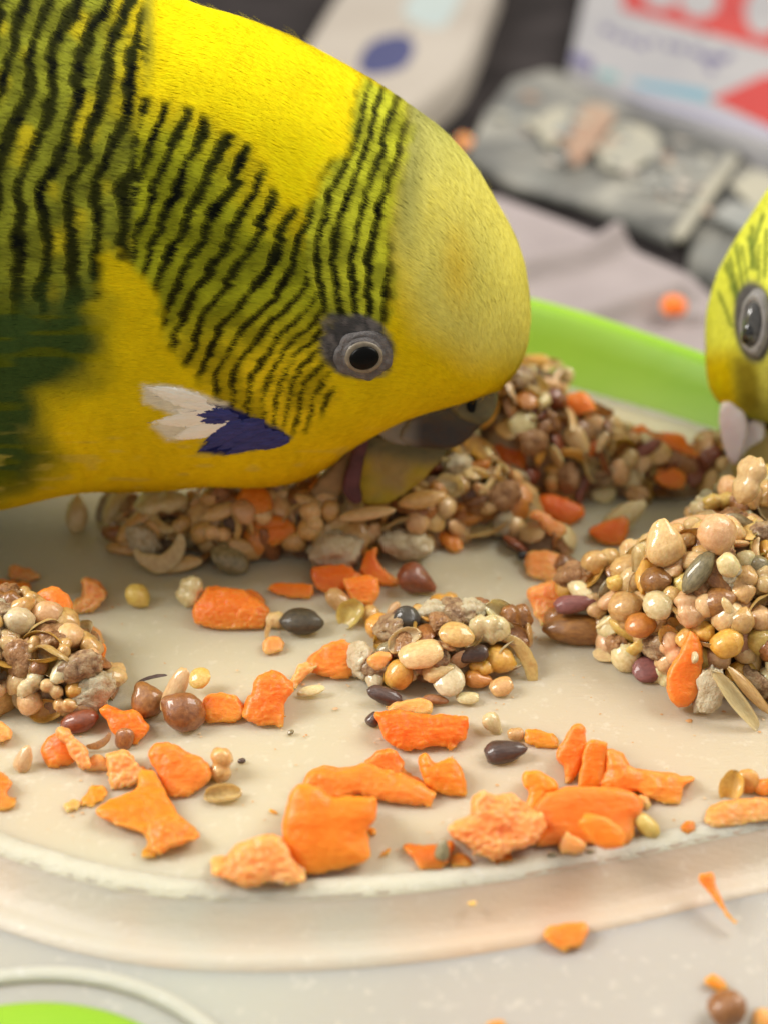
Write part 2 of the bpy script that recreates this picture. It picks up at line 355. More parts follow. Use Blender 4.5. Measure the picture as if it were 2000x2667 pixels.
# grey printed packet
def packet_mat():
    m, nt, b = new_mat('printed_grey_film'); v = ocoord(nt)
    c = ramp(nt, noise(nt, 26, 4, 0.65, v, 0.6), [(0.30, (0.035, 0.036, 0.034)), (0.45, (0.12, 0.12, 0.11)), (0.55, (0.22, 0.215, 0.19)), (0.68, (0.38, 0.365, 0.31))])
    vo = N(nt, 'ShaderNodeTexVoronoi', Scale=38); nt.links.new(v, vo.inputs['Vector'])
    c = mixc(nt, ramp(nt, vo.outputs[0], [(0.10, (0.8, 0.8, 0.8)), (0.30, (0, 0, 0))]), c, (0.18, 0.19, 0.18))
    nt.links.new(c, b.inputs['Base Color']); b.inputs['Roughness'].default_value = 0.35
    bump(nt, b, noise(nt, 60, 3, 0.6, v), 0.3, 0.001); return m
M_pack = packet_mat(); M_tan = simple_mat('peach_print', (0.30, 0.17, 0.11), (0.34, 0.25, 0.18), 0.5, 0.5, 0); M_crm = simple_mat('pale_cream_print', (0.38, 0.355, 0.27), (0.30, 0.29, 0.24), 0.4, 0.5, 0.0)
eo = tuple(on_z(1550, 400, -1.6)); e = empty('printed_packet', eo); tag(e, 'grey printed packet with peach and cream patches lying beyond the cloth', 'packet')
slab('packet_film', [(1215, 400), (1262, 290), (1330, 205), (1420, 180), (1640, 220), (1850, 285), (1925, 395), (1752, 618), (1520, 520), (1330, 470)], -1.2, 0.2, M_pack, e, eo, r=0.08, wob=0.07)
slab('printed_patch', [(1490, 330), (1530, 270), (1600, 290), (1560, 360), (1510, 420), (1480, 400)], -1.03, 0.02, M_tan, e, eo, r=0.05, n=60)
slab('printed_patch', [(1560, 420), (1600, 330), (1680, 330), (1720, 380), (1640, 440)], -1.03, 0.02, M_crm, e, eo, r=0.05, n=60)
slab('printed_patch', [(1400, 330), (1420, 290), (1480, 280), (1470, 340), (1430, 380)], -1.03, 0.02, M_crm, e, eo, r=0.05, n=60)
slab('packet_seam', [(1752, 600), (1900, 400), (1925, 408), (1775, 622)], -1.0, 0.1, M_crm, e, eo, r=0.03)
for k in range(9):
    x = 1690+k % 3*60-k*4; y = 400+(k//3)*36+k % 3*14
    slab('printed_line', [(x, y), (x+44, y+12), (x+42, y+22), (x-2, y+10)], -1.02, 0.015, simple_mat('grey_print', (0.2, 0.21, 0.2), (0.28, 0.28, 0.26), 1, 0.6, 0) if k == 0 else bpy.data.materials['grey_print'], e, eo, r=0.01)
pr = random.Random(5)
for k in range(46):
    x = pr.uniform(1290, 1850); y = 235+(x-1290)*0.30+pr.uniform(-20, 150); a_ = pr.uniform(6, 26); b_ = pr.uniform(3, 11); r_ = pr.uniform(0, 6)
    slab('printed_mark', [(x+a_*math.cos(t), y+a_*.25*math.cos(t)+b_*math.sin(t)+1.5*math.sin(3*t+r_)) for t in np.linspace(0, 6.28, 9)[:-1]], -1.025+0.003*(k % 4), 0.012, pr.choice([M_crm, M_tan, bpy.data.materials['grey_print'], bpy.data.materials['grey_print'], M_white]), e, eo, r=0.01)
eo = tuple(on_z(1950, 560, -1.6)); e = empty('wrapped_packet', eo); tag(e, 'crumpled grey and cream wrapper at the right behind the second bird\'s head', 'wrapper')
slab('wrapper_film', [(1930, 420), (2200, 500), (2250, 900), (1960, 780), (1790, 680), (1800, 600)], -1.3, 0.28, M_pack, e, eo, r=0.15, wob=0.15, seed=4)
slab('cream_panel', [(1900, 480), (1960, 440), (2100, 480), (2100, 560), (1960, 540)], -1.1, 0.02, M_crm, e, eo, r=0.05)
slab('dark_fold', [(1850, 560), (1900, 520), (2050, 560), (2050, 610), (1930, 600)], -1.09, 0.02, bpy.data.materials['grey_print'], e, eo, r=0.05)
# carton
M_red = simple_mat('red_print', (0.36, 0.022, 0.02), (0.42, 0.035, 0.028), 0.3, 0.45, 0.0); M_wht = simple_mat('white_card', (0.28, 0.275, 0.29), (0.34, 0.33, 0.335), 0.3, 0.5, 0.1)
M_pur = simple_mat('purple_print', (0.07, 0.06, 0.16), (0.13, 0.12, 0.22), 1.0, 0.5, 0.0); M_cy2 = simple_mat('sky_blue_print', (0.08, 0.22, 0.32), (0.14, 0.28, 0.34), 0.4, 0.5, 0.0); M_ltb = simple_mat('pale_lilac_card', (0.24, 0.24, 0.33), (0.30, 0.29, 0.36), 0.3, 0.5, 0.0)
eo = tuple(on_z(1800, 100, -1.6)); e = empty('printed_carton', eo); tag(e, 'out-of-focus red, white and blue printed carton at the top right', 'carton')
slab('carton_face', [(1480, 165), (1530, -60), (1640, -200), (2300, -60), (2300, 430), (2000, 370), (1700, 270)], -0.9, 0.68, M_wht, e, eo, r=0.1)
zt = -0.885
slab('red_panel', [(1618, 22), (1640, -160), (2250, -60), (2250, 190), (2000, 128)], zt, 0.01, M_red, e, eo, r=0.02)
slab('lilac_edge', [(1600, 235), (1850, 290), (2050, 345), (2040, 372), (1700, 272)], zt, 0.01, M_ltb, e, eo, r=0.02)
slab('blue_stripe', [(1640, 205), (1840, 235), (1850, 268), (1660, 226)], zt+.004, 0.01, M_cy2, e, eo, r=0.02)
slab('blue_stripe', [(1550, 180), (1605, 190), (1615, 214), (1560, 200)], zt+.004, 0.01, simple_mat('teal_print', (0.12, 0.26, 0.28), (0.18, 0.32, 0.3), 1, 0.5, 0), e, eo, r=0.02)
slab('red_wedge', [(1850, 258), (1990, 195), (2200, 190), (2200, 380), (2010, 332)], zt+.004, 0.01, M_red, e, eo, r=0.02)
slab('printed_corner', [(1482, 160), (1492, 130), (1545, 158), (1540, 190)], zt+.004, 0.01, M_pur, e, eo, r=0.02)
for (x, y, a_, b_) in [(1722, -12, 46, 34), (1820, 2, 52, 44), (1985, 30, 46, 62)]:
    t = np.linspace(0, 2*np.pi, 20, endpoint=False); slab('printed_letter', [(x+a_*math.cos(q), y+b_*math.sin(q)) for q in t], zt+.006, 0.01, M_wht, e, eo, r=0.02)
for (x, y, a_) in [(1580, 75, 13), (1610, 92, 10), (1640, 98, 12), (1668, 112, 13), (1700, 104, 8), (1740, 116, 9), (1770, 122, 12), (1812, 132, 14), (1842, 148, 18), (1872, 150, 18), (1850, 175, 12), (1895, 142, 10)]:
    slab('printed_mark', [(x-a_, y-9), (x+a_, y-3), (x+a_*.8, y+14), (x-a_*.8, y+8)], zt+.006, 0.01, M_pur, e, eo, r=0.01)
# ------------------------------------------------------------------ birds
def tps(pts, vals, reg=4.0):
    p = np.asarray(pts, float); n = len(p); d = np.linalg.norm(p[:, None]-p[None], axis=2); K = np.where(d > 0, d*d*np.log(d+1e-9), 0)/1e4+np.eye(n)*reg
    A = np.zeros((n+3, n+3)); A[:n, :n] = K; A[:n, n] = 1; A[:n, n+1:] = p/1e2; A[n, :n] = 1; A[n+1:, :n] = p.T/1e2
    s_ = np.linalg.solve(A, np.concatenate([vals, [0, 0, 0]]))
    def f(u, v):
        r = s_[n]+s_[n+1]*u/1e2+s_[n+2]*v/1e2
        for i in range(n):
            d = (u-p[i, 0])**2+(v-p[i, 1])**2+1e-6; r = r+s_[i]*0.5*d*np.log(d)/1e4
        return r
    return f
LA = {-4: [(490, 270), (455, 370), (425, 440), (395, 530), (370, 600), (350, 680)],
      -3: [(545, 310), (510, 400), (470, 480), (430, 570), (405, 640), (385, 700)],
      -2: [(605, 350), (560, 430), (510, 520), (470, 600), (440, 680), (415, 740)],
      -1: [(650, 400), (590, 500), (545, 590), (500, 660), (470, 730), (440, 790)],
      0: [(700, 440), (650, 540), (600, 600), (560, 660), (530, 722), (512, 770), (482, 819), (458, 861), (446, 909)],
      1: [(740, 430), (715, 500), (690, 570), (660, 630), (625, 690), (585, 752), (545, 807), (518, 849), (491, 903), (482, 945)],
      2: [(790, 430), (765, 500), (750, 570), (730, 640), (705, 700), (681, 752), (639, 789), (597, 843), (560, 903), (533, 957), (527, 1006)],
      3: [(790, 600), (775, 660), (755, 715), (729, 770), (681, 810), (633, 861), (594, 921), (570, 987), (567, 1036)],
      4: [(812, 720), (772, 795), (717, 831), (666, 891), (627, 951), (603, 1024), (609, 1084)],
      5: [(802, 825), (747, 855), (699, 909), (663, 963), (642, 1036), (648, 1096)],
      6: [(826, 849), (778, 879), (729, 921), (696, 975), (681, 1042), (687, 1108)],
      7: [(838, 879), (802, 903), (759, 939), (729, 988), (714, 1054), (720, 1120)],
      8: [(850, 909), (826, 921), (790, 951), (760, 1000), (744, 1060), (750, 1126)],
      9: [(844, 945), (814, 970), (790, 1012), (778, 1066), (781, 1120)],
      10: [(868, 963), (844, 982), (820, 1018), (808, 1066), (808, 1108)],
      11: [(874, 982), (850, 1012), (838, 1048), (835, 1090)]}
LB = {0: [(949, 213), (926, 315), (887, 417), (813, 524), (790, 609), (785, 694)],
      1: [(965, 218), (948, 300), (905, 410), (860, 510), (835, 590), (830, 660), (841, 720), (853, 767), (864, 807)],
      2: [(995, 224), (975, 280), (935, 400), (895, 507), (875, 580), (868, 654), (873, 710), (887, 767), (898, 812)],
      3: [(1039, 253), (1017, 298), (971, 439), (949, 530), (926, 609), (912, 694), (918, 778), (926, 818)],
      4: [(1010, 480), (988, 569), (971, 694), (957, 778), (960, 829)],
      5: [(1035, 640), (1022, 722), (1008, 784), (994, 835)]}
STRIPE = [(-400, -400), (385, -100), (390, 120), (386, 241), (458, 262), (542, 305), (650, 365), (693, 430), (723, 520), (802, 540), (838, 450), (898, 392), (916, 300), (940, 190),
          (1055, 235), (1085, 330), (1045, 480), (1020, 600), (1040, 720), (1010, 845), (960, 850), (860, 840), (850, 930), (880, 1000), (885, 1040), (850, 1078), (800, 1122), (700, 1132),
          (600, 1082), (535, 1010), (475, 955), (430, 890), (410, 770), (330, 690), (280, 640), (255, 790), (0, 850), (-400, 900)]
SADDLE = [(385, -200), (390, 120), (386, 241), (458, 253), (542, 301), (650, 361), (693, 422), (723, 518), (802, 542), (832, 452), (898, 392), (916, 300), (940, 150), (700, -200)]
CROWN = [(1040, 150), (1090, 330), (1060, 480), (1030, 620), (1060, 760), (1100, 850), (1230, 940), (1500, 940), (1500, 100)]
GREEN = [(-500, 760), (0, 790), (225, 760), (262, 850), (240, 980), (120, 1040), (100, 1130), (130, 1190), (60, 1260), (0, 1290), (-500, 1450)]
def pattern_main(u, v):
    wob = vn2(u, v, 1/60., 1)*0.5+vn2(u, v, 1/22., 5)*0.35
    fA = tps([q for k in LA for q in LA[k]], [k for k in LA for q in LA[k]]); fB = tps([q for k in LB for q in LB[k]], [k for k in LB for q in LB[k]])
    uw = u+4*vn2(u, v, 1/20., 9)+8*vn2(u, v, 1/70., 19); vw = v+4*vn2(u, v, 1/20., 2)+8*vn2(u, v, 1/70., 22)
    pa = fA(uw, vw); pb = fB(uw, vw)
    side = vn2(u, v, 1/15., 30)*10
    inB = (u > np.interp(v, [200, 430, 545, 700, 800, 850], [850, 810, 795, 800, 835, 900])+side)
    edge = 378-0.05*v+side
    inD = (u < edge)
    pd = (u+0.30*np.minimum(v, 480)+20*vn2(u, v, 1/130., 40)+7*vn2(u, v, 1/40., 41)+2*vn2(u, v, 1/14., 43))/66.0
    # very fine dashes around the ear
    ph = np.where(inB, pb, pa); ph = np.where(inD, pd, ph)+wob*0.10
    kb = np.round(ph); hsh = lambda x_, y_: np.modf(np.abs(np.sin(x_*127.1+y_*311.7)*43758.5453))[0]
    clen = np.where(inD, 62.0, np.where(inB, 44.0, 30.0)); sv = v/clen+5*hsh(kb, 1.7); ce = np.floor(sv); cf = sv-ce
    o0 = hsh(kb, ce); o1 = hsh(kb, ce+1); tr = sstep(0.82, 1.0, cf); off = (o0*(1-tr)+o1*tr-0.5); w0 = hsh(kb+3.3, ce)*(1-tr)+hsh(kb+3.3, ce+1)*tr-0.5
    ph = ph-off*np.where(inB, 0.14, 0.18)+(cf-0.5)*0.07
    cb = np.cos(2*np.pi*ph)
    chk = sstep(640, 860, v)*(1-inB)*(1-inD)
    thr = np.where(inD, 0.10, np.where(inB, 0.34, 0.30))+0.15*chk+0.42*w0
    thr = thr+0.34*vn2(u, v, 1/45., 12)+0.16*vn2(u, v, 1/14., 13)+0.25*inD*vn3(np.stack([u/30, v/90, u*0], -1), 1.0, 61)
    thr = thr-0.12+0.22*chk*sstep(840, 1040, v); dark = sstep(thr-0.26, thr+0.22, cb)
    S = sstep(-14, 22, sdf(u, v, STRIPE)+14*vn2(u, v, 1/24., 17))
    # collar / crown bars fade into the pale crown
    S = S*(1-0.75*inB*sstep(-60, 40, sdf(u, v, CROWN)))
    # base colours
    def lay(c, d, f): return c*(1-f[..., None])+np.array(d)*f[..., None]
    c = np.zeros(u.shape+(3,))+np.array([0.93, 0.745, 0.006])
    c = lay(c, (0.95, 0.74, 0.008), sstep(980, 1200, v))
    c = lay(c, (0.98, 0.85, 0.004), sstep(-60, 60, sdf(u, v, SADDLE)))
    cr = sstep(-70, 60, sdf(u, v, CROWN)); c = lay(c, (0.88, 0.81, 0.19), cr)  # pale lime: light reflecting off the crown, put into its colour
    c = lay(c, (0.60, 0.62, 0.22), cr*sstep(560, 260, v)*0.75)
    c = lay(c, (0.42, 0.43, 0.16), sstep(60, 0, np.abs(u-(1085-0.11*(v-300))))*sstep(760, 500, v)*0.7)
    c = lay(c, (0.88, 0.62, 0.01), sstep(60, 0, np.hypot((u-1190)*0.9, (v-700)*0.35))*0.5)
    fr = sstep(0.25, 0.55, vn2(u*0.9+v*0.5, (v-u*0.6)*0.25, 1/16., 3))*cr*sstep(980, 600, v); c = lay(c, (0.70, 0.62, 0.12), fr*0.10)
    # light bars between dark ones
    light = lay(np.zeros(u.shape+(3,))+np.array([0.42, 0.44, 0.018]), (0.80, 0.63, 0.012), chk*sstep(760, 1000, v))
    light = lay(light, (0.56, 0.58, 0.035), inB*1.0); light = lay(light, (0.31, 0.33, 0.028), inD*1.0)
    light = light*(0.75+0.5*sstep(-0.4, 0.5, vn2(u, v, 1/55., 44)))[..., None]
    light = lay(light, (0.68, 0.58, 0.02), inD*sstep(0.1, 0.7, vn2(u, v, 1/70., 60)))
    nearsad = sstep(-150, 0, sdf(u, v, SADDLE)+30*vn2(u, v, 1/40., 8))*(1-inB); light = lay(light, (0.85, 0.68, 0.008), nearsad*0.85)
    dk = lay(np.zeros(u.shape+(3,))+np.array([0.036, 0.040, 0.006]), (0.006, 0.008, 0.005), sstep(0.0, 0.5, vn2(u, v, 1/35., 70)))
    dk = lay(dk, (0.040, 0.034, 0.005), chk*1.0)
    st = light*(1-dark[..., None])+dk*dark[..., None]
    # fine cross fractures on the wing and ear feathers
    cx = sstep(0.35, 0.7, vn3(np.stack([u/26, v/4.5, u*0], -1), 1.0, 21))*(inD*0.55+(1-inD)*0.22); st = lay(st, (0.05, 0.05, 0.012), cx)
    c = c*(1-S[..., None])+st*S[..., None]
    # olive blur behind the saddle edge
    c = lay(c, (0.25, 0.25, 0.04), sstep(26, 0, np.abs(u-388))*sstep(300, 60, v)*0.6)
    g = sstep(-80, 60, sdf(u, v, GREEN)+30*vn2(u, v, 1/60., 50)); gc = lay(np.zeros(u.shape+(3,))+np.array([0.065, 0.115, 0.026]), (0.13, 0.16, 0.01), sstep(0, 0.7, vn3(np.stack([u/120, v/14, u*0], -1), 1.0, 4)))
    c = c*(1-g[..., None])+gc*g[..., None]
    c = lay(c, (0.30, 0.27, 0.01), sstep(40, -10, np.hypot((u-20)*0.5, v-1270))*0.6)
    # pale feather edges on the chest
    ed = sstep(0.4, 0.7, vn3(np.stack([u/60, v/12, u*0], -1), 1.0, 33))*sstep(1080, 1180, v); c = lay(c, (0.76, 0.62, 0.12), ed*0.45)
    mot = vn2(u, v, 1/9., 80)*0.03+vn2(u, v, 1/70., 81)*0.05; c = c*(1+mot)[..., None]
    # grey skin-like feathers round the eye
    ey = sstep(1.12, 0.90, np.hypot((u-930-0.15*(v-900))/92, (v-905)/84)+0.10*vn2(u, v, 1/14., 90))
    tu = sstep(1.1, 0.6, np.hypot((u-868)/34, (v-845)/36)+0.2*vn2(u, v, 1/10., 91)); ey = np.maximum(ey, tu*0.9)
    gy = lay(np.zeros(u.shape+(3,))+np.array([0.10, 0.098, 0.10]), (0.24, 0.22, 0.215), sstep(-0.3, 0.6, vn3(np.stack([u/7, v/22, u*0], -1), 1.0, 6)))
    c = c*(1-ey[..., None])+gy*ey[..., None]
    for poly, colr in ((((372, 1000), (470, 1008), (590, 1050), (610, 1100), (440, 1150), (400, 1110), (450, 1080), (380, 1050)), (0.95, 0.91, 0.76)), (((490, 1080), (530, 1052), (600, 1062), (690, 1100), (760, 1140), (700, 1165), (590, 1182), (520, 1176), (560, 1120), (500, 1098)), (0.02, 0.026, 0.16))):
        f = sstep(-9, 5, sdf(u, v, poly)+7*vn2(u, v, 1/8., 95)); c = c*(1-f[..., None])+np.array(colr)*f[..., None]
    h = -dark*S*(1-ey)
    return np.clip(c, 0.002, 1), h
def pattern_second(u, v):
    def lay(c, d, f): return c*(1-f[..., None])+np.array(d)*f[..., None]
    c = np.zeros(u.shape+(3,))+np.array([0.92, 0.93, 0.13])
    c = lay(c, (0.97, 0.80, 0.005), sstep(880, 960, v)*sstep(1960, 1890, u)); c = lay(c, (0.45, 0.36, 0.03), sstep(60, 10, np.abs(u-1945-(v-980)*0.2))*sstep(900, 960, v)*sstep(1120, 1040, v))
    c = lay(c, (0.85, 0.80, 0.16), sstep(1960, 2000, u)*sstep(900, 960, v))
    for x0, y0, x1, y1, wd in [(1890, 690, 1932, 800, 7), (1915, 640, 1938, 770, 6), (1950, 620, 1966, 700, 8), (1985, 560, 1962, 640, 6), (1905, 745, 1920, 790, 7), (2030, 560, 2010, 690, 8), (2070, 540, 2050, 700, 9), (1870, 760, 1905, 850, 4), (1900, 670, 1925, 780, 4), (1930, 640, 1950, 750, 4), (1958, 590, 1955, 700, 5), (1975, 640, 1975, 730, 4), (1995, 600, 1990, 720, 5)]:
        e = np.array([x1-x0, y1-y0]); t = np.clip(((u-x0)*e[0]+(v-y0)*e[1])/(e@e), 0, 1); d = np.hypot(u-x0-t*e[0], v-y0-t*e[1])
        c = lay(c, (0.16, 0.24, 0.04), sstep(wd*1.5, wd*0.3, d+1.5*vn2(u, v, 1/8., 7))*0.75)
    c = c*(1+0.10*vn2(u, v, 1/12., 80)+0.06*vn2(u, v, 1/50., 81))[..., None]
    ey = sstep(1.12, 0.88, np.hypot((u-1962-(v-840)*0.05)/52, (v-838)/105)); c = lay(c, (0.16, 0.15, 0.145), ey)
    return np.clip(c, 0.002, 1), np.zeros(u.shape)

M_plume = vcol_mat('feather_surface', 0.8, 0.08, 0.0); M_barb = vcol_mat('feather_barbs', 0.75, 0.08, 0.0); translucent(M_barb, 0.3)
def build_bird(stations, n, q, pat, box, nt_, na, nbarb, label, uvstep=3, p_exp=0.9, barbvis=None):
    D = np.array([on_plane(*s_[0], q, n) for s_ in stations]); Vv = np.array([on_plane(*s_[1], q, n) for s_ in stations]); Wd = np.array([s_[2] for s_ in stations], float)
    T = crom(np.concatenate([D, Vv, Wd[:, None]], 1), nt_); D, Vv, Wd = T[:, :3], T[:, 3:6], T[:, 6]
    th = np.linspace(0, 2*np.pi, na, endpoint=False)
    C = (D+Vv)/2; A = (D-Vv)/2
    si = np.sin(th); co_ = np.cos(th)
    sx = np.sign(si)*np.abs(si)**p_exp
    P = C[:, None]+A[:, None]*co_[None, :, None]+n[None, None]*(Wd[:, None]*sx[None])[..., None]
    # grid of pattern
    u0, u1, v0, v1 = box; gu = np.arange(u0, u1, uvstep); gv = np.arange(v0, v1, uvstep); GU, GV = np.meshgrid(gu, gv, indexing='xy')
    pc, ph = pat(GU.astype(float), GV.astype(float)); PT = np.concatenate([pc, ph[..., None]], -1)
    def samp(X):
        Y = X-np.minimum((X-q)@n, 0)[..., None]*n*2      # far side mirrors the near side
        uv = project(Y); x = np.clip((uv[..., 0]-u0)/uvstep, 0, len(gu)-1.001); y = np.clip((uv[..., 1]-v0)/uvstep, 0, len(gv)-1.001)
        i = x.astype(int); j = y.astype(int); fx = (x-i)[..., None]; fy = (y-j)[..., None]
        return (PT[j, i]*(1-fx)+PT[j, i+1]*fx)*(1-fy)+(PT[j+1, i]*(1-fx)+PT[j+1, i+1]*fx)*fy
    nrm = grid_normals(P); 
    k = np.sum(nrm*(P-C[:, None]), -1).mean(); nrm *= np.sign(k)
    sl = np.concatenate([[0], np.cumsum(np.linalg.norm(np.diff(P[:, na//4], axis=0), axis=1))])[:, None]; al = (th*1.25)[None]+0.12*vn3(P, 3, 77)
    rowi = (sl+0.05*vn3(P, 4, 78))/0.20; ri = np.floor(rowi); ac = al/0.22+0.5*(ri % 2); af = ac-np.floor(ac); scal = np.modf(rowi-0.35*(1-(2*af-1)**2)+10)[0]
    P = P+nrm*(0.035*fbm(P, 1.1, 4, 2)+0.003*vn3(P, 5, 9)+0.003*(1-scal)*sstep(0, 0.35, scal))[..., None]
    S0 = samp(P); P2 = P+nrm*(0.016*S0[..., 3])[..., None]
    org = P[:, :].reshape(-1, 3).mean(0); org[2] = 0
    root = empty('budgerigar', org); tag(root, label, 'bird')
    F = grid_faces(nt_, na, True); 
    if k > 0: F = F[:, ::-1]
    capA = len(P2.reshape(-1, 3)); Vb = np.concatenate([P2.reshape(-1, 3), P2[-1].mean(0)[None], P2[0].mean(0)[None]])
    colb = np.concatenate([S0[..., :3].reshape(-1, 3)*0.9, S0[-1, :1, :3], S0[0, :1, :3]])
    j = np.arange(na); jn = (j+1) % na; b0 = (nt_-1)*na
    capf = np.stack([b0+j, b0+jn, np.full(na, capA), np.full(na, capA)], -1)
    Fl = F.tolist()+[[b0+a_, b0+b_, capA] for a_, b_ in zip(j, jn)]+[[b_, a_, capA+1] for a_, b_ in zip(j, jn)]
    obj('body', mesh_data('body', Vb, Fl, M_plume, True, colb, origin=org), root)
    # barbs: short tapering strands lying along the plumage
    tt = np.gradient(P, axis=0); tt /= np.linalg.norm(tt, axis=-1, keepdims=True)+1e-9
    vis = (nrm@FW) < 0.35
    Fq = grid_faces(nt_, na, True); ar = np.linalg.norm(np.cross(P.reshape(-1, 3)[Fq[:, 1]]-P.reshape(-1, 3)[Fq[:, 0]], P.reshape(-1, 3)[Fq[:, 3]]-P.reshape(-1, 3)[Fq[:, 0]]), axis=1)
    uvp = project(P.reshape(-1, 3)[Fq[:, 0]]); infr = (uvp[:, 0] > -160) & (uvp[:, 0] < 2160) & (uvp[:, 1] > -160)
    ar = ar*vis.reshape(-1)[Fq[:, 0]]*infr
    # nearer the silhouette more strands are seen end on: keep density per area
    pick = rng.choice(len(Fq), nbarb, p=ar/ar.sum()); a_, b_ = rng.random((2, nbarb, 1))
    X = P.reshape(-1, 3); f = Fq[pick]; p0 = (X[f[:, 0]]*(1-a_)+X[f[:, 3]]*a_)*(1-b_)+(X[f[:, 1]]*(1-a_)+X[f[:, 2]]*a_)*b_
    nn = nrm.reshape(-1, 3)[f[:, 0]]; dd = -tt.reshape(-1, 3)[f[:, 0]]
    side = np.cross(nn, dd); side /= np.linalg.norm(side, axis=1, keepdims=True)+1e-9
    fan = 0.16*vn3(p0, 2.5, 11)+0.07*vn3(p0, 9.0, 12)+0.08*rng.standard_normal(nbarb)
    dd = dd*np.cos(fan)[:, None]+side*np.sin(fan)[:, None]; side = np.cross(nn, dd)
    L = (0.065+0.05*rng.random(nbarb))*(1+0.25*vn3(p0, 3, 14)); lift = 0.03+0.03*np.abs(vn3(p0, 4, 15))+0.03*rng.random(nbarb)
    lo = rng.random(nbarb) < 0.006; lift = np.where(lo, lift+0.35, lift); L = np.where(lo, L*1.9, L)
    wd = 0.0052*(0.7+0.6*rng.random(nbarb)); wd = np.where(lo, wd*0.45, wd)
    s0 = samp(p0); base = p0+nn*(0.012*s0[:, 3]+0.004)[:, None]
    # keep strands short next to the eye
    m1 = base+dd*(L*0.5)[:, None]+nn*(L*0.5*lift)[:, None]; m2 = base+dd*L[:, None]+nn*(L*lift*0.75)[:, None]
    Vs = np.stack([base-side*wd[:, None]*0.8, base+side*wd[:, None]*0.8, m1-side*wd[:, None], m1+side*wd[:, None], m2], 1)
    c0 = samp(base)[:, :3]; c1 = samp(m1)[:, :3]; c2 = samp(m2)[:, :3]; br = (0.92+0.16*rng.random((nbarb, 1)))
    Cs = np.stack([c0, c0, c1, c1, c2], 1)*br[:, None]
    i5 = np.arange(nbarb)*5; Fs = np.concatenate([np.stack([i5, i5+1, i5+3], -1), np.stack([i5, i5+3, i5+2], -1), np.stack([i5+2, i5+3, i5+4], -1)])
    if np.sum(np.cross(Vs[:, 1]-Vs[:, 0], Vs[:, 3]-Vs[:, 0])*nn, -1).mean() < 0: Fs = Fs[:, ::-1]
    o = obj('plumage', mesh_data('plumage', Vs.reshape(-1, 3), Fs, M_barb, True, np.clip(Cs.reshape(-1, 3), 0, 1), origin=org), root); o['kind'] = 'stuff'
    o.data.normals_split_custom_set_from_vertices(np.repeat(nn, 5, 0).tolist())
    near = ((P-q)@n > -0.1); Pn = P2[near]; Nn = nrm[near]; uv = project(Pn); kd = KDTree(len(uv))
    for i_, (x, y) in enumerate(uv[::3]): kd.insert((x, y, 0), i_*3)
    kd.balance()
    def surf(px, py):
        r_ = kd.find_n((px, py, 0), 14); ws = np.array([1/(t[2]+0.5) for t in r_]); ii = [t[1] for t in r_]
        return (Pn[ii]*ws[:, None]).sum(0)/ws.sum(), (Nn[ii]*ws[:, None]).sum(0)/ws.sum()
    return root, org, surf, samp
def pillow(name, pxs, q, n, half, mat, parent, org, col=None, vox=0.03, smooth=8, amp=0.008, freq=6, back=None, seed=0, fine=0.0):
    P = np.array([on_plane(*p, q, n) for p in pxs]); P = closed_crom(P, len(P)*4)
    co, fs = lump_geo(P+n*half, np.tile(-n*(half+(half if back is None else back)), (len(P), 1)), vox, smooth, amp, freq, fine, None, seed)
    c = None
    if col is not None: c = col(project(co), co)
    return obj(name, mesh_data(name, co, fs, mat, True, c, origin=org), parent)
def disc_on(name, surf, px, py, rx, ry, prof, mat, parent, org, lift=0.0, ang=0.0, colf=None, nseg=72, wr=0.0):
    """round relief sitting on the surface; prof: list of (radius fraction, height)"""
    p, nv = surf(px, py); nv = nv/np.linalg.norm(nv); xa = np.cross(np.array([0, 0, 1.0]), nv); xa = np.cross(nv, np.cross(RT, nv)); xa /= np.linalg.norm(xa); ya = np.cross(nv, xa)
    ca, sa = math.cos(ang), math.sin(ang); xa, ya = xa*ca+ya*sa, ya*ca-xa*sa
    a = np.linspace(0, 2*np.pi, nseg, endpoint=False); rows = []
    for r_, h in prof:
        rr = r_*(1+wr*vn3(np.stack([np.cos(a)*2, np.sin(a)*2, a*0+r_*3], -1), 1.6)); hh = h+wr*0.05*vn3(np.stack([np.cos(a)*4, np.sin(a)*4, a*0+r_*9], -1), 1.5)*(0.2 < r_)
        rows.append(p+nv*(lift+hh)[:, None]+xa*(rx*rr*np.cos(a))[:, None]+ya*(ry*rr*np.sin(a))[:, None])
    P = np.stack(rows, 0); F = grid_faces(len(rows), nseg, True)
    if np.dot(np.cross(xa, ya), nv) < 0: F = F[:, ::-1]
    c = colf(P.reshape(-1, 3)) if colf else None
    return obj(name, mesh_data(name, P.reshape(-1, 3), F, mat, True, c, origin=org), parent)

# --- the large bird
nB = np.array([0, -math.cos(math.radians(17)), math.sin(math.radians(17))]); qB = at_depth(900, 700, 15.3)
ST = [((-1500, -900), (-1300, 1500), 1.9), ((-900, -620), (-700, 1480), 2.0), ((-400, -420), (-420, 1420), 2.0), ((0, -240), (-150, 1345), 1.95), ((280, -90), (30, 1312), 1.9),
      ((512, 8), (200, 1274), 1.8), ((640, 46), (380, 1264), 1.7), ((784, 104), (530, 1264), 1.58), ((934, 190), (660, 1266), 1.48), ((1085, 282), (765, 1252), 1.40), ((1212, 405), (845, 1212), 1.33),
      ((1292, 520), (900, 1168), 1.25), ((1352, 645), (960, 1130), 1.15), ((1374, 775), (1030, 1098), 0.98), ((1369, 875), (1110, 1072), 0.78), ((1344, 955), (1190, 1050), 0.55), ((1305, 1015), (1255, 1030), 0.2)]
root, org, surf, samp = build_bird(ST, nB, qB, pattern_main, (-500, 1500, -450, 1450), 420, 440, 230000,
    'large yellow and black-barred green budgerigar bending down to feed at left')
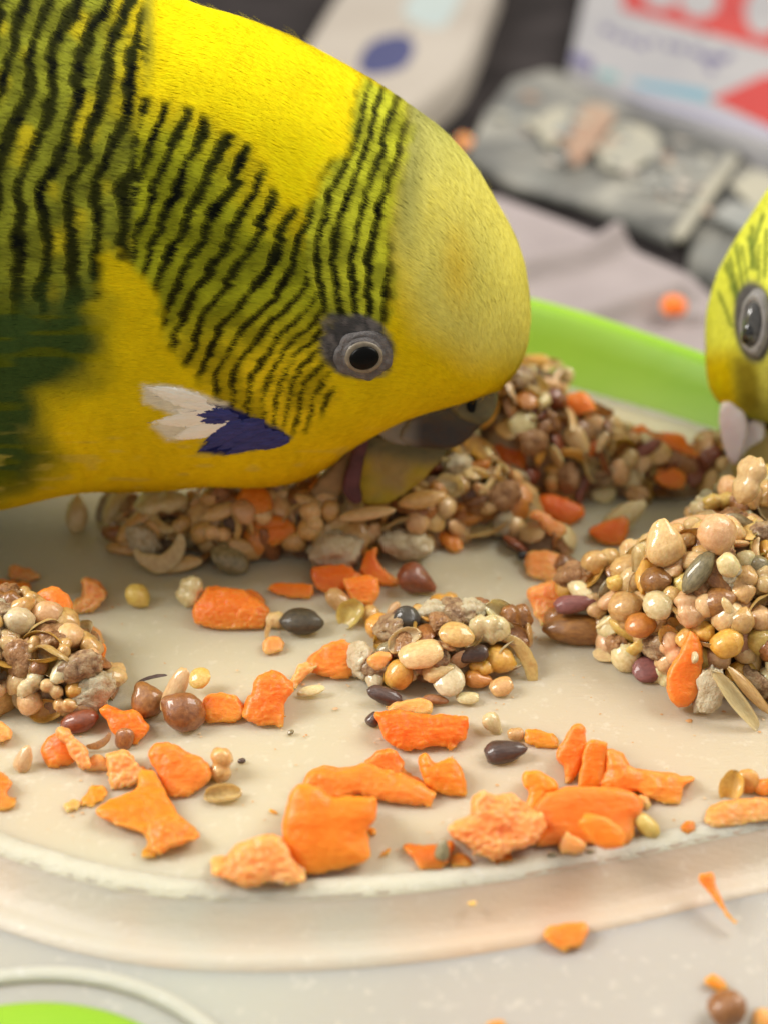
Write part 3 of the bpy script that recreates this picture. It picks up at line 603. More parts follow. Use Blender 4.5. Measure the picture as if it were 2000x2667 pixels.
M_skin = simple_mat('grey_eye_skin', (0.085, 0.078, 0.078), (0.17, 0.15, 0.145), 9, 0.55, 0.5, 40, 0.0003, sss=0.2)
M_iris = simple_mat('pale_iris', (0.17, 0.14, 0.10), (0.27, 0.225, 0.16), 14, 0.4, 0.2)
M_pup = simple_mat('black_pupil', (0.0015, 0.0015, 0.0015), (0.003, 0.003, 0.003), 1, 0.35, 0, spec=0.12, coat=0.0)
disc_on('eye_ring', surf, 948, 924, 0.255, 0.22, [(1.15, -0.01), (1.05, 0.008), (0.95, 0.022), (0.86, 0.018), (0.79, 0.035), (0.72, 0.05), (0.64, 0.048), (0.58, 0.04), (0.52, 0.03)], M_skin, root, org, 0.012, -0.15, wr=0.10)
disc_on('iris', surf, 947, 925, 0.212, 0.182, [(0.98, 0.0), (0.88, 0.045), (0.80, 0.06), (0.70, 0.055), (0.55, 0.065), (0.40, 0.07)], M_iris, root, org, 0.02, -0.1, wr=0.02)
disc_on('pupil', surf, 948, 927, 0.150, 0.122, [(1.0, 0.0), (0.97, 0.022), (0.85, 0.038), (0.6, 0.05), (0.3, 0.056), (0.01, 0.058)], M_pup, root, org, 0.066, 0.15)
# cheek feathers
def leaf_feather(name, a, b, wpx, mat, lift, curve=0.0):
    a = np.array(a, float); b = np.array(b, float); e = b-a; L = np.linalg.norm(e); e /= L; s_ = np.array([-e[1], e[0]]); rows = []
    nu_, nv_ = 26, 11
    for i in range(nu_):
        t = i/(nu_-1); wv = wpx*0.5*(math.sin(math.pi*min(1, (t*0.93+0.07))**0.75)**0.7 if t < 1 else 0)
        row = []
        for j in range(nv_):
            x = j/(nv_-1)*2-1; fray = 1.0
            q_ = a+e*(t*L*(1-0.10*abs(x)**2*(t > .5)))+s_*(x*wv*fray+curve*L*t*t)
            p, nv = surf(*q_); row.append(p+nv*(lift+0.02*(1-x*x)*math.sin(math.pi*min(t+0.1, 1))+0.004*math.sin(x*20+t*6)))
        rows.append(row)
    P = np.array(rows); F = grid_faces(nu_, nv_); nr = grid_normals(P)
    if (nr@FW).mean() > 0: F = F[:, ::-1]
    back = P-nB*0.005; F2 = F[:, ::-1]+nu_*nv_
    return obj(name, mesh_data(name, np.concatenate([P.reshape(-1, 3), back.reshape(-1, 3)]), np.concatenate([F, F2]), mat, origin=org), root)
def streak_mat(name, c1, c2):
    m, nt, b = new_mat(name); v = ocoord(nt); mp = N(nt, 'ShaderNodeMapping'); nt.links.new(v, mp.inputs[0]); mp.inputs['Rotation'].default_value = (0, 0.35, 0); mp.inputs['Scale'].default_value = (1, 1, 8)
    f = noise(nt, 500, 4, 0.7, mp.outputs[0]); nt.links.new(ramp(nt, f, [(0.35, c1), (0.65, c2)]), b.inputs['Base Color']); b.inputs['Roughness'].default_value = 0.65
    bump(nt, b, f, 0.2, 0.0001); return m
M_wf = streak_mat('white_feather', (0.90, 0.87, 0.76), (0.96, 0.94, 0.88)); M_bf = streak_mat('blue_feather', (0.012, 0.018, 0.13), (0.030, 0.04, 0.24))
for a, b, wp in [((540, 1046), (366, 1006), 44), ((560, 1064), (400, 1030), 30), ((575, 1082), (384, 1100), 44), ((600, 1098), (430, 1146), 42), ((590, 1080), (440, 1066), 44)]: leaf_feather('white_cheek_feather', a, b, wp, M_wf, 0.006)
for a, b, wp in [((585, 1080), (486, 1074), 30), ((592, 1090), (500, 1092), 30), ((620, 1088), (520, 1062), 30), ((650, 1100), (514, 1176), 36), ((630, 1096), (530, 1150), 34), ((690, 1112), (560, 1172), 38), ((710, 1122), (582, 1184), 40), ((752, 1142), (620, 1166), 32), ((740, 1132), (640, 1140), 30), ((690, 1100), (580, 1118), 36)]: leaf_feather('blue_cheek_feather', a, b, wp, M_bf, 0.012)
# bill
def bcol(uv, co):
    u, v = uv[:, 0], uv[:, 1]; d = (v-1060)*0.8-(u-1180)*0.15+14*vn3(co, 5); f = sstep(-10, 60, d)[:, None]
    c = np.array([0.075, 0.066, 0.030])*(1-f)+np.array([0.036, 0.024, 0.016])*f
    g = sstep(1105, 1050, u)[:, None]; c = c*(1-g)+np.array([0.20, 0.19, 0.17])*g
    r_ = sstep(1255, 1290, u-(v-1040)*0.4)[:, None]*0.5; return c*(1-r_)+np.array([0.12, 0.12, 0.08])*r_
M_bill = vcol_mat('horn_bill', 0.35, 0.3, 0, 0.4, 14, coat=0.25)
pillow('upper_bill', [(1040, 1128), (1062, 1085), (1096, 1055), (1180, 1030), (1243, 1012), (1286, 1005), (1288, 1040), (1264, 1088), (1230, 1124), (1197, 1148), (1150, 1162), (1107, 1160), (1067, 1148)], qB-nB*0.1, nB, 0.26, M_bill, root, org, bcol, 0.03, 10, 0.022, 4, fine=0.004)
bq = qB+nB*0.02
pillow('cere', [(1160, 1036), (1205, 1022), (1250, 1006), (1287, 1002), (1293, 1040), (1274, 1082), (1246, 1096), (1205, 1086), (1172, 1062)], qB+nB*0.0, nB, 0.24, simple_mat('olive_cere', (0.075, 0.068, 0.026), (0.14, 0.125, 0.055), 5, 0.5, 0.4, 20, 0.0003), root, org, None, 0.03, 8)
pillow('nostril', [(1216, 1034), (1236, 1030), (1240, 1052), (1232, 1074), (1216, 1066)], qB+nB*0.24, nB, 0.035, M_pup, root, org, None, 0.012, 3)
def flat(c, a=0.1): return lambda uv, co: np.array(c)*(1+a*fbm(co, 6))[:, None]
M_soft = vcol_mat('soft_skin', 0.6, 0.35, 0, 0.3, 12, sss=0.2)
pillow('bill_base', [(975, 1105), (1062, 1080), (1085, 1100), (1072, 1150), (1040, 1150), (1000, 1138)], qB-nB*0.1, nB, 0.22, M_soft, root, org, flat((0.26, 0.25, 0.22)), 0.03, 8)
pillow('tongue', [(938, 1131), (968, 1116), (960, 1158), (944, 1226), (940, 1271), (946, 1305), (922, 1310), (892, 1275), (905, 1217), (919, 1160)], qB+nB*0.12, nB, 0.07, M_soft, root, org, flat((0.10, 0.035, 0.042), 0.4), 0.025, 5)
pillow('lower_bill', [(840, 1235), (930, 1140), (925, 1180), (905, 1230), (890, 1280), (850, 1295), (810, 1280)], qB-nB*0.15, nB, 0.16, M_soft, root, org, flat((0.26, 0.17, 0.075), 0.4), 0.03, 6)
def chincol(uv, co):
    f = sstep(-0.4, 0.6, fbm(co, 2.2, 3)+(uv[:, 1]-1220)/120)[:, None]; g = sstep(60, 0, np.abs(uv[:, 1]-1160-(uv[:, 0]-1000)*0.15))[:, None]; r = np.array([0.34, 0.25, 0.10])*(1-f)+np.array([0.42, 0.31, 0.035])*f; return r*(1-g)+np.array([0.14, 0.13, 0.07])*g  # dark band near the bill is shade painted into the chin
pillow('chin', [(950, 1130), (1050, 1140), (1105, 1150), (1160, 1160), (1135, 1205), (1075, 1262), (1020, 1298), (960, 1310), (930, 1290), (935, 1200)], qB-nB*0.1, nB, 0.15, M_plume, root, org, chincol, 0.025, 6, 0.03, 5, fine=0.01)
BIRDPOLY = [(0, 1325), (100, 1290), (200, 1272), (600, 1262), (700, 1268), (780, 1250), (930, 1150), (1060, 1080), (1290, 1020), (1370, 800), (1270, 520), (1060, 280), (512, 0), (0, -100)]

# --- the second bird, mostly outside the frame
yaw = math.radians(14); nS = np.array([-math.sin(yaw)*0.96, -math.cos(yaw)*0.96, 0.28]); nS /= np.linalg.norm(nS); qS = at_depth(2100, 850, 16.9)
S2 = [((2900, -700), (3300, 1100), 1.7), ((2500, -250), (2900, 1250), 1.7), ((2240, 120), (2600, 1260), 1.6), ((2090, 360), (2420, 1220), 1.5), ((1985, 520), (2300, 1180), 1.4), ((1903, 640), (2220, 1150), 1.3), ((1855, 745), (2150, 1125), 1.15),
      ((1833, 830), (2080, 1110), 1.0), ((1832, 920), (2030, 1098), 0.85), ((1845, 1000), (1990, 1088), 0.6), ((1880, 1060), (1950, 1078), 0.25)]
root2, org2, surf2, samp2 = build_bird(S2, nS, qS, pattern_second, (1700, 2700, 0, 1400), 150, 160, 26000,
    'lime yellow budgerigar at the right edge with only its lowered face in view', 4)
disc_on('eye_ring', surf2, 1966, 842, 0.175, 0.35, [(1.1, -0.02), (1.0, 0.03), (0.86, 0.06), (0.74, 0.05), (0.66, 0.02)], simple_mat('pale_eye_skin', (0.20, 0.19, 0.185), (0.34, 0.32, 0.31), 6, 0.5, 0.3), root2, org2, 0.02, 0.0, wr=0.05)
disc_on('iris', surf2, 1966, 845, 0.13, 0.28, [(0.98, 0.0), (0.8, 0.06), (0.6, 0.10), (0.4, 0.12), (0.2, .13), (0.01, .133)], simple_mat('grey_iris', (0.05, 0.05, 0.05), (0.12, 0.115, 0.11), 6, 0.2, 0, coat=1.0), root2, org2, 0.03, 0.0)
disc_on('pupil', surf2, 1964, 864, 0.08, 0.145, [(1.0, 0.0), (0.9, 0.035), (0.7, 0.065), (0.4, 0.088), (0.01, 0.095)], simple_mat('wet_pupil', (0.002, 0.002, 0.002), (0.004, 0.004, 0.004), 1, 0.08, 0, spec=0.8, coat=1.0), root2, org2, 0.10, -0.25)
M_cere = simple_mat('pale_pink_cere', (0.82, 0.66, 0.68), (0.92, 0.82, 0.82), 2, 0.32, 0.15, 10, 0.0002, sss=0.4, coat=0.4)
pillow('cere', [(1872, 1058), (1900, 1036), (1935, 1060), (1948, 1110), (1936, 1160), (1915, 1205), (1892, 1185), (1876, 1130)], qS+nS*0.5, nS, 0.2, M_cere, root2, org2, None, 0.03, 6)
pillow('cere', [(1930, 1110), (1960, 1085), (1990, 1100), (1985, 1140), (1950, 1160), (1925, 1190), (1915, 1160)], qS+nS*0.4, nS, 0.18, M_cere, root2, org2, None, 0.03, 6)
pillow('upper_bill', [(1915, 1130), (1960, 1110), (2020, 1120), (2030, 1200), (1990, 1300), (1950, 1300), (1910, 1240), (1900, 1190)], qS+nS*0.3, nS, 0.2, simple_mat('yellow_horn', (0.40, 0.30, 0.08), (0.55, 0.42, 0.14), 2, 0.35, 0.1, sss=0.3, coat=0.3), root2, org2, None, 0.035, 8)
# ------------------------------------------------------------------ the food
BUMPS = []   # x, y, rx, ry, H
def addb(px, py, rx, ry, H): p = on_z(px, py, 0); BUMPS.append((p[0], p[1], rx, ry, H))
MOUNDS = {}
def mound(key, lst):
    i = len(BUMPS); [addb(*l) for l in lst]; MOUNDS[key] = (i, len(BUMPS))
mound('right', [(1850, 1640, 1.15, 1.0, 1.18), (1590, 1600, 0.62, 0.42, 0.62), (2080, 1700, 0.9, 0.9, 0.9), (1960, 1500, 0.9, 0.7, 1.2)])
mound('centre', [(1150, 1715, 0.62, 0.42, 0.42), (1250, 1700, 0.52, 0.42, 0.42), (1000, 1745, 0.2, 0.2, 0.2)])
mound('left', [(60, 1740, 0.72, 0.62, 0.72), (170, 1800, 0.45, 0.42, 0.55), (-80, 1760, 0.7, 0.7, 0.8)])
mound('under', [(420, 1400, .55, .35, .38), (640, 1400, .75, .50, .65), (860, 1398, .75, .50, .74), (1060, 1392, .6, .42, .60), (1240, 1348, .70, .40, .62)])
mound('back', [(1150, 1310, .85, .55, 0.85), (1330, 1240, .75, .65, 1.30), (1500, 1240, .85, .55, 0.85), (1700, 1245, .95, .50, .50), (1880, 1240, .8, .5, .50), (1390, 1110, .5, .5, .9), (2080, 1240, 0.9, 0.6, 0.8), (1420, 1420, .35, .2, .2)])
def terr(x, y, rng_=None):
    z = np.zeros(np.shape(x))
    for (a, b, rx, ry, H) in (BUMPS if rng_ is None else BUMPS[rng_[0]:rng_[1]]):
        r2 = ((x-a)/rx)**2+((y-b)/ry)**2; z = np.maximum(z, H*np.clip(1-r2, 0, 1)**0.6)
    return z
def hit(px, py, off=0.0):
    r = ray(px, py); t = 7.0
    while t < 30:
        p = CP+r*t
        if p[2] <= terr(p[0], p[1])+off: return p, t
        t += 0.02
    return on_z(px, py), t
# seeds (unit size: long axis x = 1, width y = 1, thickness z = 1, scaled per object)
def sphere_grid(nu=26, nv=20):
    th = np.linspace(0, np.pi, nu)[:, None]; ph = np.linspace(0, 2*np.pi, nv, endpoint=False)[None]
    return np.cos(th)+0*ph, np.sin(th)*np.cos(ph), np.sin(th)*np.sin(ph), th, ph
def seed_geo(kind, s_):
    x, y, z, th, ph = sphere_grid()
    if kind == 'millet':
        nib = np.exp(-(th/0.35)**2)*0.14; x = x+nib*(x > 0); f = 1+0.03*np.sin(3*ph+s_); y = y*f; z = z*f
    elif kind == 'pointed':
        k = np.sin(th)**0.35*1.0; y = y*k; z = z*k; x = np.sign(x)*np.abs(x)**0.85
    elif kind == 'drop':
        k = 1-0.42*x; y = y*k; z = z*k
    elif kind == 'lens':
        z = np.sign(z)*np.abs(z)**1.15
    elif kind == 'lobed':
        k = 1+0.22*np.cos(2*ph+s_)-0.25*np.exp(-(x/0.25)**2); y = y*k; z = z*k
    elif kind == 'angular':
        k = 1/(np.abs(x)**3+np.abs(y)**3+np.abs(z)**3)**(1/3); x, y, z = x*k*0.88, y*k*0.88, z*k*0.88; x = x+0.2*y
    elif kind == 'ribbed':
        k = 1+0.07*np.cos(11*ph); y = y*k; z = z*k; x = np.sign(x)*np.abs(x)**1.2
    elif kind == 'rod':
        x = np.sign(x)*np.abs(x)**0.6; k = np.sin(th)**0.0+0*th; y = y*(1+0.1*x); z = z*(1+0.1*x)
    P = np.stack([x, y, z], -1)*0.5
    n = P/(np.linalg.norm(P, axis=-1, keepdims=True)+1e-9)
    a = {'lobed': 0.065, 'angular': 0.07, 'millet': 0.035, 'ribbed': 0.01}.get(kind, 0.04)
    P = P+n*(a*fbm(P, 2.6, s_*11.7)+a*0.35*vn3(P, 11, s_*3))[..., None]
    return P.reshape(-1, 3), grid_faces(P.shape[0], P.shape[1], True)[:, ::-1]
def husk_geo(s_, op=0.52):
    """an opened shell: a curved cup with a wall"""
    u = np.linspace(-1, 1, 22)[:, None]; v = np.linspace(-1, 1, 15)[None]; wv = np.sqrt(np.clip(1-np.abs(u)**2.2, 0.0004, 1))
    a = v*np.pi*op; x = u*0.5+0.02*np.sin(v*7+s_); y = 0.5*wv*np.sin(a); z = 0.5*wv*(1-np.cos(a))-0.3+0.06*u*u+0.03*np.sin(u*5+s_*2)
    A = np.stack([x+0*v, y, z], -1); n = grid_normals(A); A = A+n*(0.03*fbm(A, 4, s_*5))[..., None]; B = A-n*0.045*(1-0.6*np.abs(v[..., None]))
    V = np.concatenate([A.reshape(-1, 3), B.reshape(-1, 3)]); m = A.shape[0]*A.shape[1]; F = grid_faces(A.shape[0], A.shape[1]).tolist(); G = [[m+i for i in f[::-1]] for f in F]
    nu, nv = A.shape[:2]; E = []
    for i in range(nu-1): E += [[i*nv, m+i*nv, m+(i+1)*nv, (i+1)*nv], [i*nv+nv-1, (i+1)*nv+nv-1, m+(i+1)*nv+nv-1, m+i*nv+nv-1]]
    for j in range(nv-1): E += [[j, j+1, m+j+1, m+j], [(nu-1)*nv+j, m+(nu-1)*nv+j, m+(nu-1)*nv+j+1, (nu-1)*nv+j+1]]
    return V, F+G+E
def horn_geo(s_, arc=1.9, flat=0.55):
    """a curved tapering piece of seed coat"""
    t = np.linspace(0, 1, 26)[:, None]; ph = np.linspace(0, 2*np.pi, 12, endpoint=False)[None]; a = (t-0.5)*arc
    R = 0.5/math.sin(arc/2); w_ = 0.17*np.sin(np.pi*np.clip(t*0.93+0.05, 0, 1))**0.6
    cx = R*np.sin(a); cy = R*np.cos(a)-R*math.cos(arc/2)-0.2; P = np.stack([cx+w_*np.cos(ph)*np.sin(a), cy+w_*np.cos(ph)*np.cos(a), w_*flat*np.sin(ph)+0*t], -1)
    P = P+(0.02*fbm(P, 5, s_))[..., None]; return P.reshape(-1, 3), grid_faces(26, 12, True)
KIND_NAME = {'millet': 'millet_seed', 'pointed': 'pointed_seed', 'drop': 'drop_shaped_seed', 'lens': 'flat_seed', 'lobed': 'swollen_seed', 'angular': 'angular_grain', 'ribbed': 'ribbed_seed', 'rod': 'blunt_seed', 'husk': 'seed_husk', 'horn': 'curled_seed_coat'}
TONES = {  # tone: (dark, light, rough, coat, sss)
    'tan': ((0.50, 0.27, 0.075), (0.68, 0.43, 0.15), .30, .8, .40), 'cream': ((0.60, 0.46, 0.20), (0.74, 0.62, 0.34), .35, .7, .45), 'yellow': ((0.60, 0.38, 0.06), (0.74, 0.55, 0.15), .28, .6, .35),
    'golden': ((0.58, 0.26, 0.03), (0.72, 0.40, 0.07), .28, .6, .35), 'brown': ((0.20, 0.070, 0.014), (0.36, 0.15, 0.035), .30, .6, .2), 'reddish brown': ((0.16, 0.030, 0.010), (0.28, 0.065, 0.02), .30, .6, .15),
    'dark brown': ((0.040, 0.018, 0.012), (0.085, 0.040, 0.025), .30, .6, .0), 'olive grey': ((0.15, 0.12, 0.055), (0.32, 0.26, 0.13), .32, .7, .1), 'pale grey': ((0.52, 0.40, 0.21), (0.66, 0.56, 0.34), .4, .6, .4),
    'peach': ((0.62, 0.34, 0.14), (0.76, 0.48, 0.24), .32, .5, .4), 'black': ((0.004, 0.004, 0.004), (0.016, 0.015, 0.013), .35, .5, .0), 'beige': ((0.58, 0.36, 0.14), (0.72, 0.51, 0.23), .35, .7, .45), 'mauve': ((0.17, 0.050, 0.045), (0.26, 0.09, 0.075), .4, .4, .1),
    'dark olive': ((0.030, 0.022, 0.010), (0.075, 0.055, 0.028), .45, .2, .0), 'amber': ((0.48, 0.17, 0.02), (0.62, 0.26, 0.04), .28, .6, .35)}
def mash_mat(name, cols):
    m, nt, b = new_mat(name); v = ocoord(nt)
    c_ = ramp(nt, noise(nt, 330, 4, 0.7, v, 0.5), [(0.28, cols[0]), (0.44, cols[1]), (0.56, cols[2]), (0.72, cols[3])])
    nt.links.new(c_, b.inputs['Base Color']); b.inputs['Roughness'].default_value = 0.5; b.inputs['Specular IOR Level'].default_value = 0.35; b.inputs['Coat Weight'].default_value = 0.25; b.inputs['Coat Roughness'].default_value = 0.08
    b.inputs['Subsurface Weight'].default_value = 0.2; b.inputs['Subsurface Radius'].default_value = (0.002, 0.001, 0.0005); b.inputs['Subsurface Scale'].default_value = 1
    bump(nt, b, noise(nt, 700, 4, 0.7, v), 0.7, 0.0006); return m
M_mash = mash_mat('wet_seed_mash', [(0.09, 0.045, 0.02), (0.27, 0.155, 0.075), (0.40, 0.27, 0.14), (0.52, 0.42, 0.26)])
M_mashd = mash_mat('dark_wet_mash', [(0.04, 0.018, 0.008), (0.14, 0.075, 0.035), (0.26, 0.16, 0.08), (0.44, 0.33, 0.19)])
M_mashg = mash_mat('grey_white_mash', [(0.34, 0.23, 0.11), (0.50, 0.40, 0.24), (0.58, 0.50, 0.33), (0.64, 0.58, 0.42)])
M_masho = mash_mat('rusty_mash', [(0.10, 0.05, 0.02), (0.30, 0.14, 0.05), (0.42, 0.22, 0.09), (0.50, 0.34, 0.18)])
MASH = {'brown mash': M_mash, 'dark mash': M_mashd, 'grey-white mash': M_mashg, 'rusty mash': M_masho}
SM = {}
for k, (a, b, r_, ct, ss) in TONES.items():
    SM[k] = simple_mat(k.replace(' ', '_')+'_seed_skin', a, b, 9, r_, 0.4, 26, 0.00025, sss=ss, coat=ct, rad=(0.0015, 0.0008, 0.0004), rnd=0.13)
def striped_black():
    m, nt, b = new_mat('striped_black_skin'); v = ocoord(nt)
    wv = N(nt, 'ShaderNodeTexWave', Scale=2.6, Distortion=1.5, Detail=2); wv.bands_direction = 'Y'; nt.links.new(v, wv.inputs['Vector'])
    mp = N(nt, 'ShaderNodeVectorMath', operation='SCALE'); nt.links.new(v, mp.inputs[0]); mp.inputs['Scale'].default_value = 300; nt.links.new(mp.outputs[0], wv.inputs['Vector'])
    c = ramp(nt, wv.outputs[1], [(0.72, (0.006, 0.006, 0.006)), (0.95, (0.30, 0.27, 0.22))]); nt.links.new(c, b.inputs['Base Color']); b.inputs['Roughness'].default_value = 0.3; b.inputs['Coat Weight'].default_value = 0.5
    bump(nt, b, wv.outputs[1], 0.6, 0.0004); return m
def clod_geo(s_):
    x, y, z, th, ph = sphere_grid(40, 32); P = np.stack([x, y, z], -1)*0.5; n = P*2
    P = P+n*(0.14*fbm(P, 2.8, s_*9.1, 3)+0.07*np.abs(vn3(P, 9, s_))+0.02*vn3(P, 22, s_))[..., None]
    return P.reshape(-1, 3), grid_faces(40, 32, True)[:, ::-1]
GEO = {}; KIND_NAME['clod'] = 'mash_lump'
for s_ in range(3): GEO['clod', s_] = clod_geo(s_+1)
for k in ['millet', 'pointed', 'drop', 'lens', 'lobed', 'angular', 'ribbed', 'rod']:
    for s_ in range(3): GEO[k, s_] = seed_geo(k, s_+1)
for s_ in range(3): GEO['husk', s_] = husk_geo(s_+1, [0.52, 0.42, 0.62][s_]); GEO['horn', s_] = horn_geo(s_+1, [1.9, 2.6, 1.3][s_])
ME = {}
def seed_mesh(kind, var, tone):
    key = (kind, var, tone)
    if key not in ME:
        V, F = GEO[kind, var]; m = MASH[tone] if tone in MASH else striped_black() if tone == 'striped' else SM[tone]
        ME[key] = mesh_data(KIND_NAME[kind], np.asarray(V), F, m)
    return ME[key]
def put(kind, tone, C, X, Z, dims, label, cat, group=None, var=None, name=None):
    X = np.asarray(X, float); X /= np.linalg.norm(X); Z = np.asarray(Z, float); Z = Z-X*np.dot(X, Z); Z /= np.linalg.norm(Z)+1e-9; Y = np.cross(Z, X)
    o = bpy.data.objects.new(name or KIND_NAME[kind], seed_mesh(kind, var if var is not None else random.randrange(3), tone)); COL.objects.link(o)
    R = Matrix(((X[0], Y[0], Z[0]), (X[1], Y[1], Z[1]), (X[2], Y[2], Z[2])))
    o.matrix_world = Matrix.Translation(Vector(C)*CM) @ R.to_4x4() @ Matrix.Diagonal((*dims, 1))
    return tag(o, label, cat, group)
OCC = []     # (px, py, r) of hand-placed pieces: scattered seeds keep off them
def hand(kind, tone, px, py, lg, sh, ang, label, th=None, cat='seed', face=0.6, var=None, d=0.0, zo=0.0, name=None, keep=True):
    """lg, sh: long and short extent as seen; the piece rests on whatever lies under its lower edge"""
    a = math.radians(ang); half = 0.5*math.hypot(lg*math.sin(a), sh*math.cos(a))
    p, t = hit(px, py+half*0.75) if zo == 0 else (on_z(px, py+half*0.8, zo), None)
    dep = (p-CP)@FW; dep -= 0.03+d; C = at_depth(px, py, dep); s_ = dep/FPX
    X = RT*math.cos(a)+UP*math.sin(a); Z = -FW*(1-face)+np.array([0, 0, 1.0])*face
    th = sh*0.8 if th is None else th
    if keep: OCC.append((px, py, 0.42*math.sqrt(lg*sh)))
    lo = (zo if zo else 0)+0.5*min(sh, th)*s_*0.9
    if C[2] < lo: C = C+np.array([0, 0, lo-C[2]])*0.8
    return put(kind, tone, C, X, Z, (lg*s_, sh*s_*(1.05 if face > .4 else 1), th*s_), label, cat, None, var, name)

# --- carrots
def carrot_mat(name, c1, c2, pale, rough):
    m, nt, b = new_mat(name); v = ocoord(nt)
    f = noise(nt, 160, 4, 0.6, v); c = ramp(nt, f, [(0.3, c1), (0.7, c2)])
    g = N(nt, 'ShaderNodeNewGeometry'); pt = ramp(nt, g.outputs['Pointiness'], [(0.50, (0, 0, 0)), (0.58, (0.7, 0.7, 0.7))])
    c = mixc(nt, pt, c, pale); f2 = noise(nt, 420, 3, 0.6, v); c = mixc(nt, ramp(nt, f2, [(0.55, (0, 0, 0)), (0.75, (rough,)*3)]), c, pale)
    oi = N(nt, 'ShaderNodeObjectInfo'); hs = N(nt, 'ShaderNodeHueSaturation'); mr = N(nt, 'ShaderNodeMapRange'); nt.links.new(oi.outputs['Random'], mr.inputs[0]); mr.inputs[3].default_value = 0.88; mr.inputs[4].default_value = 1.1
    nt.links.new(mr.outputs[0], hs.inputs['Value']); nt.links.new(c, hs.inputs['Color'])
    nt.links.new(hs.outputs[0], b.inputs['Base Color']); b.inputs['Roughness'].default_value = 0.42; b.inputs['Coat Weight'].default_value = 0.15; b.inputs['Coat Roughness'].default_value = 0.2; b.inputs['Specular IOR Level'].default_value = 0.3
    b.inputs['Subsurface Weight'].default_value = 0.6; b.inputs['Subsurface Radius'].default_value = (0.006, 0.0018, 0.0003); b.inputs['Subsurface Scale'].default_value = 1
    mp = N(nt, 'ShaderNodeMapping'); nt.links.new(v, mp.inputs[0]); mp.inputs['Rotation'].default_value = (0.3, 0.5, 0.8); mp.inputs['Scale'].default_value = (1, 6, 3)
    ad = N(nt, 'ShaderNodeMath', operation='ADD'); nt.links.new(noise(nt, 900, 4, 0.65, v), ad.inputs[0]); nt.links.new(noise(nt, 260, 4, 0.7, mp.outputs[0]), ad.inputs[1])
    bump(nt, b, ad.outputs[0], 0.5, 0.0004); return m
M_car = {'o': carrot_mat('fresh_carrot_flesh', (0.88, 0.17, 0.010), (0.92, 0.24, 0.024), (0.92, 0.36, 0.10), 0.22), 'p': carrot_mat('pale_carrot_flesh', (0.90, 0.25, 0.05), (0.93, 0.34, 0.10), (0.92, 0.46, 0.20), 0.45),
         'd': carrot_mat('deep_carrot_flesh', (0.80, 0.12, 0.005), (0.88, 0.18, 0.012), (0.94, 0.30, 0.05), 0.15), 'y': carrot_mat('yellowish_carrot_flesh', (0.82, 0.19, 0.006), (0.87, 0.24, 0.014), (0.92, 0.34, 0.06), 0.1)}
FR = {'A': (2.074, 500, 1850), 'B': (2.37, 600, 1400), 'C': (2.37, 0, 1200), 'D': (1.659, 0, 1900), 'E': (1.659, 1000, 1900), 'G': (2.37, 1300, 1300), 'H': (2.074, 1200, 900), 'I': (2.212, 150, 1150), 'J': (2.212, 850, 1000), 'K': (3.318, 950, 1500), 'L': (3.687, 1550, 1200)}
def fr(k, pts): s_, ox, oy = FR[k]; return [(ox+x/s_, oy+y/s_) for x, y in pts]
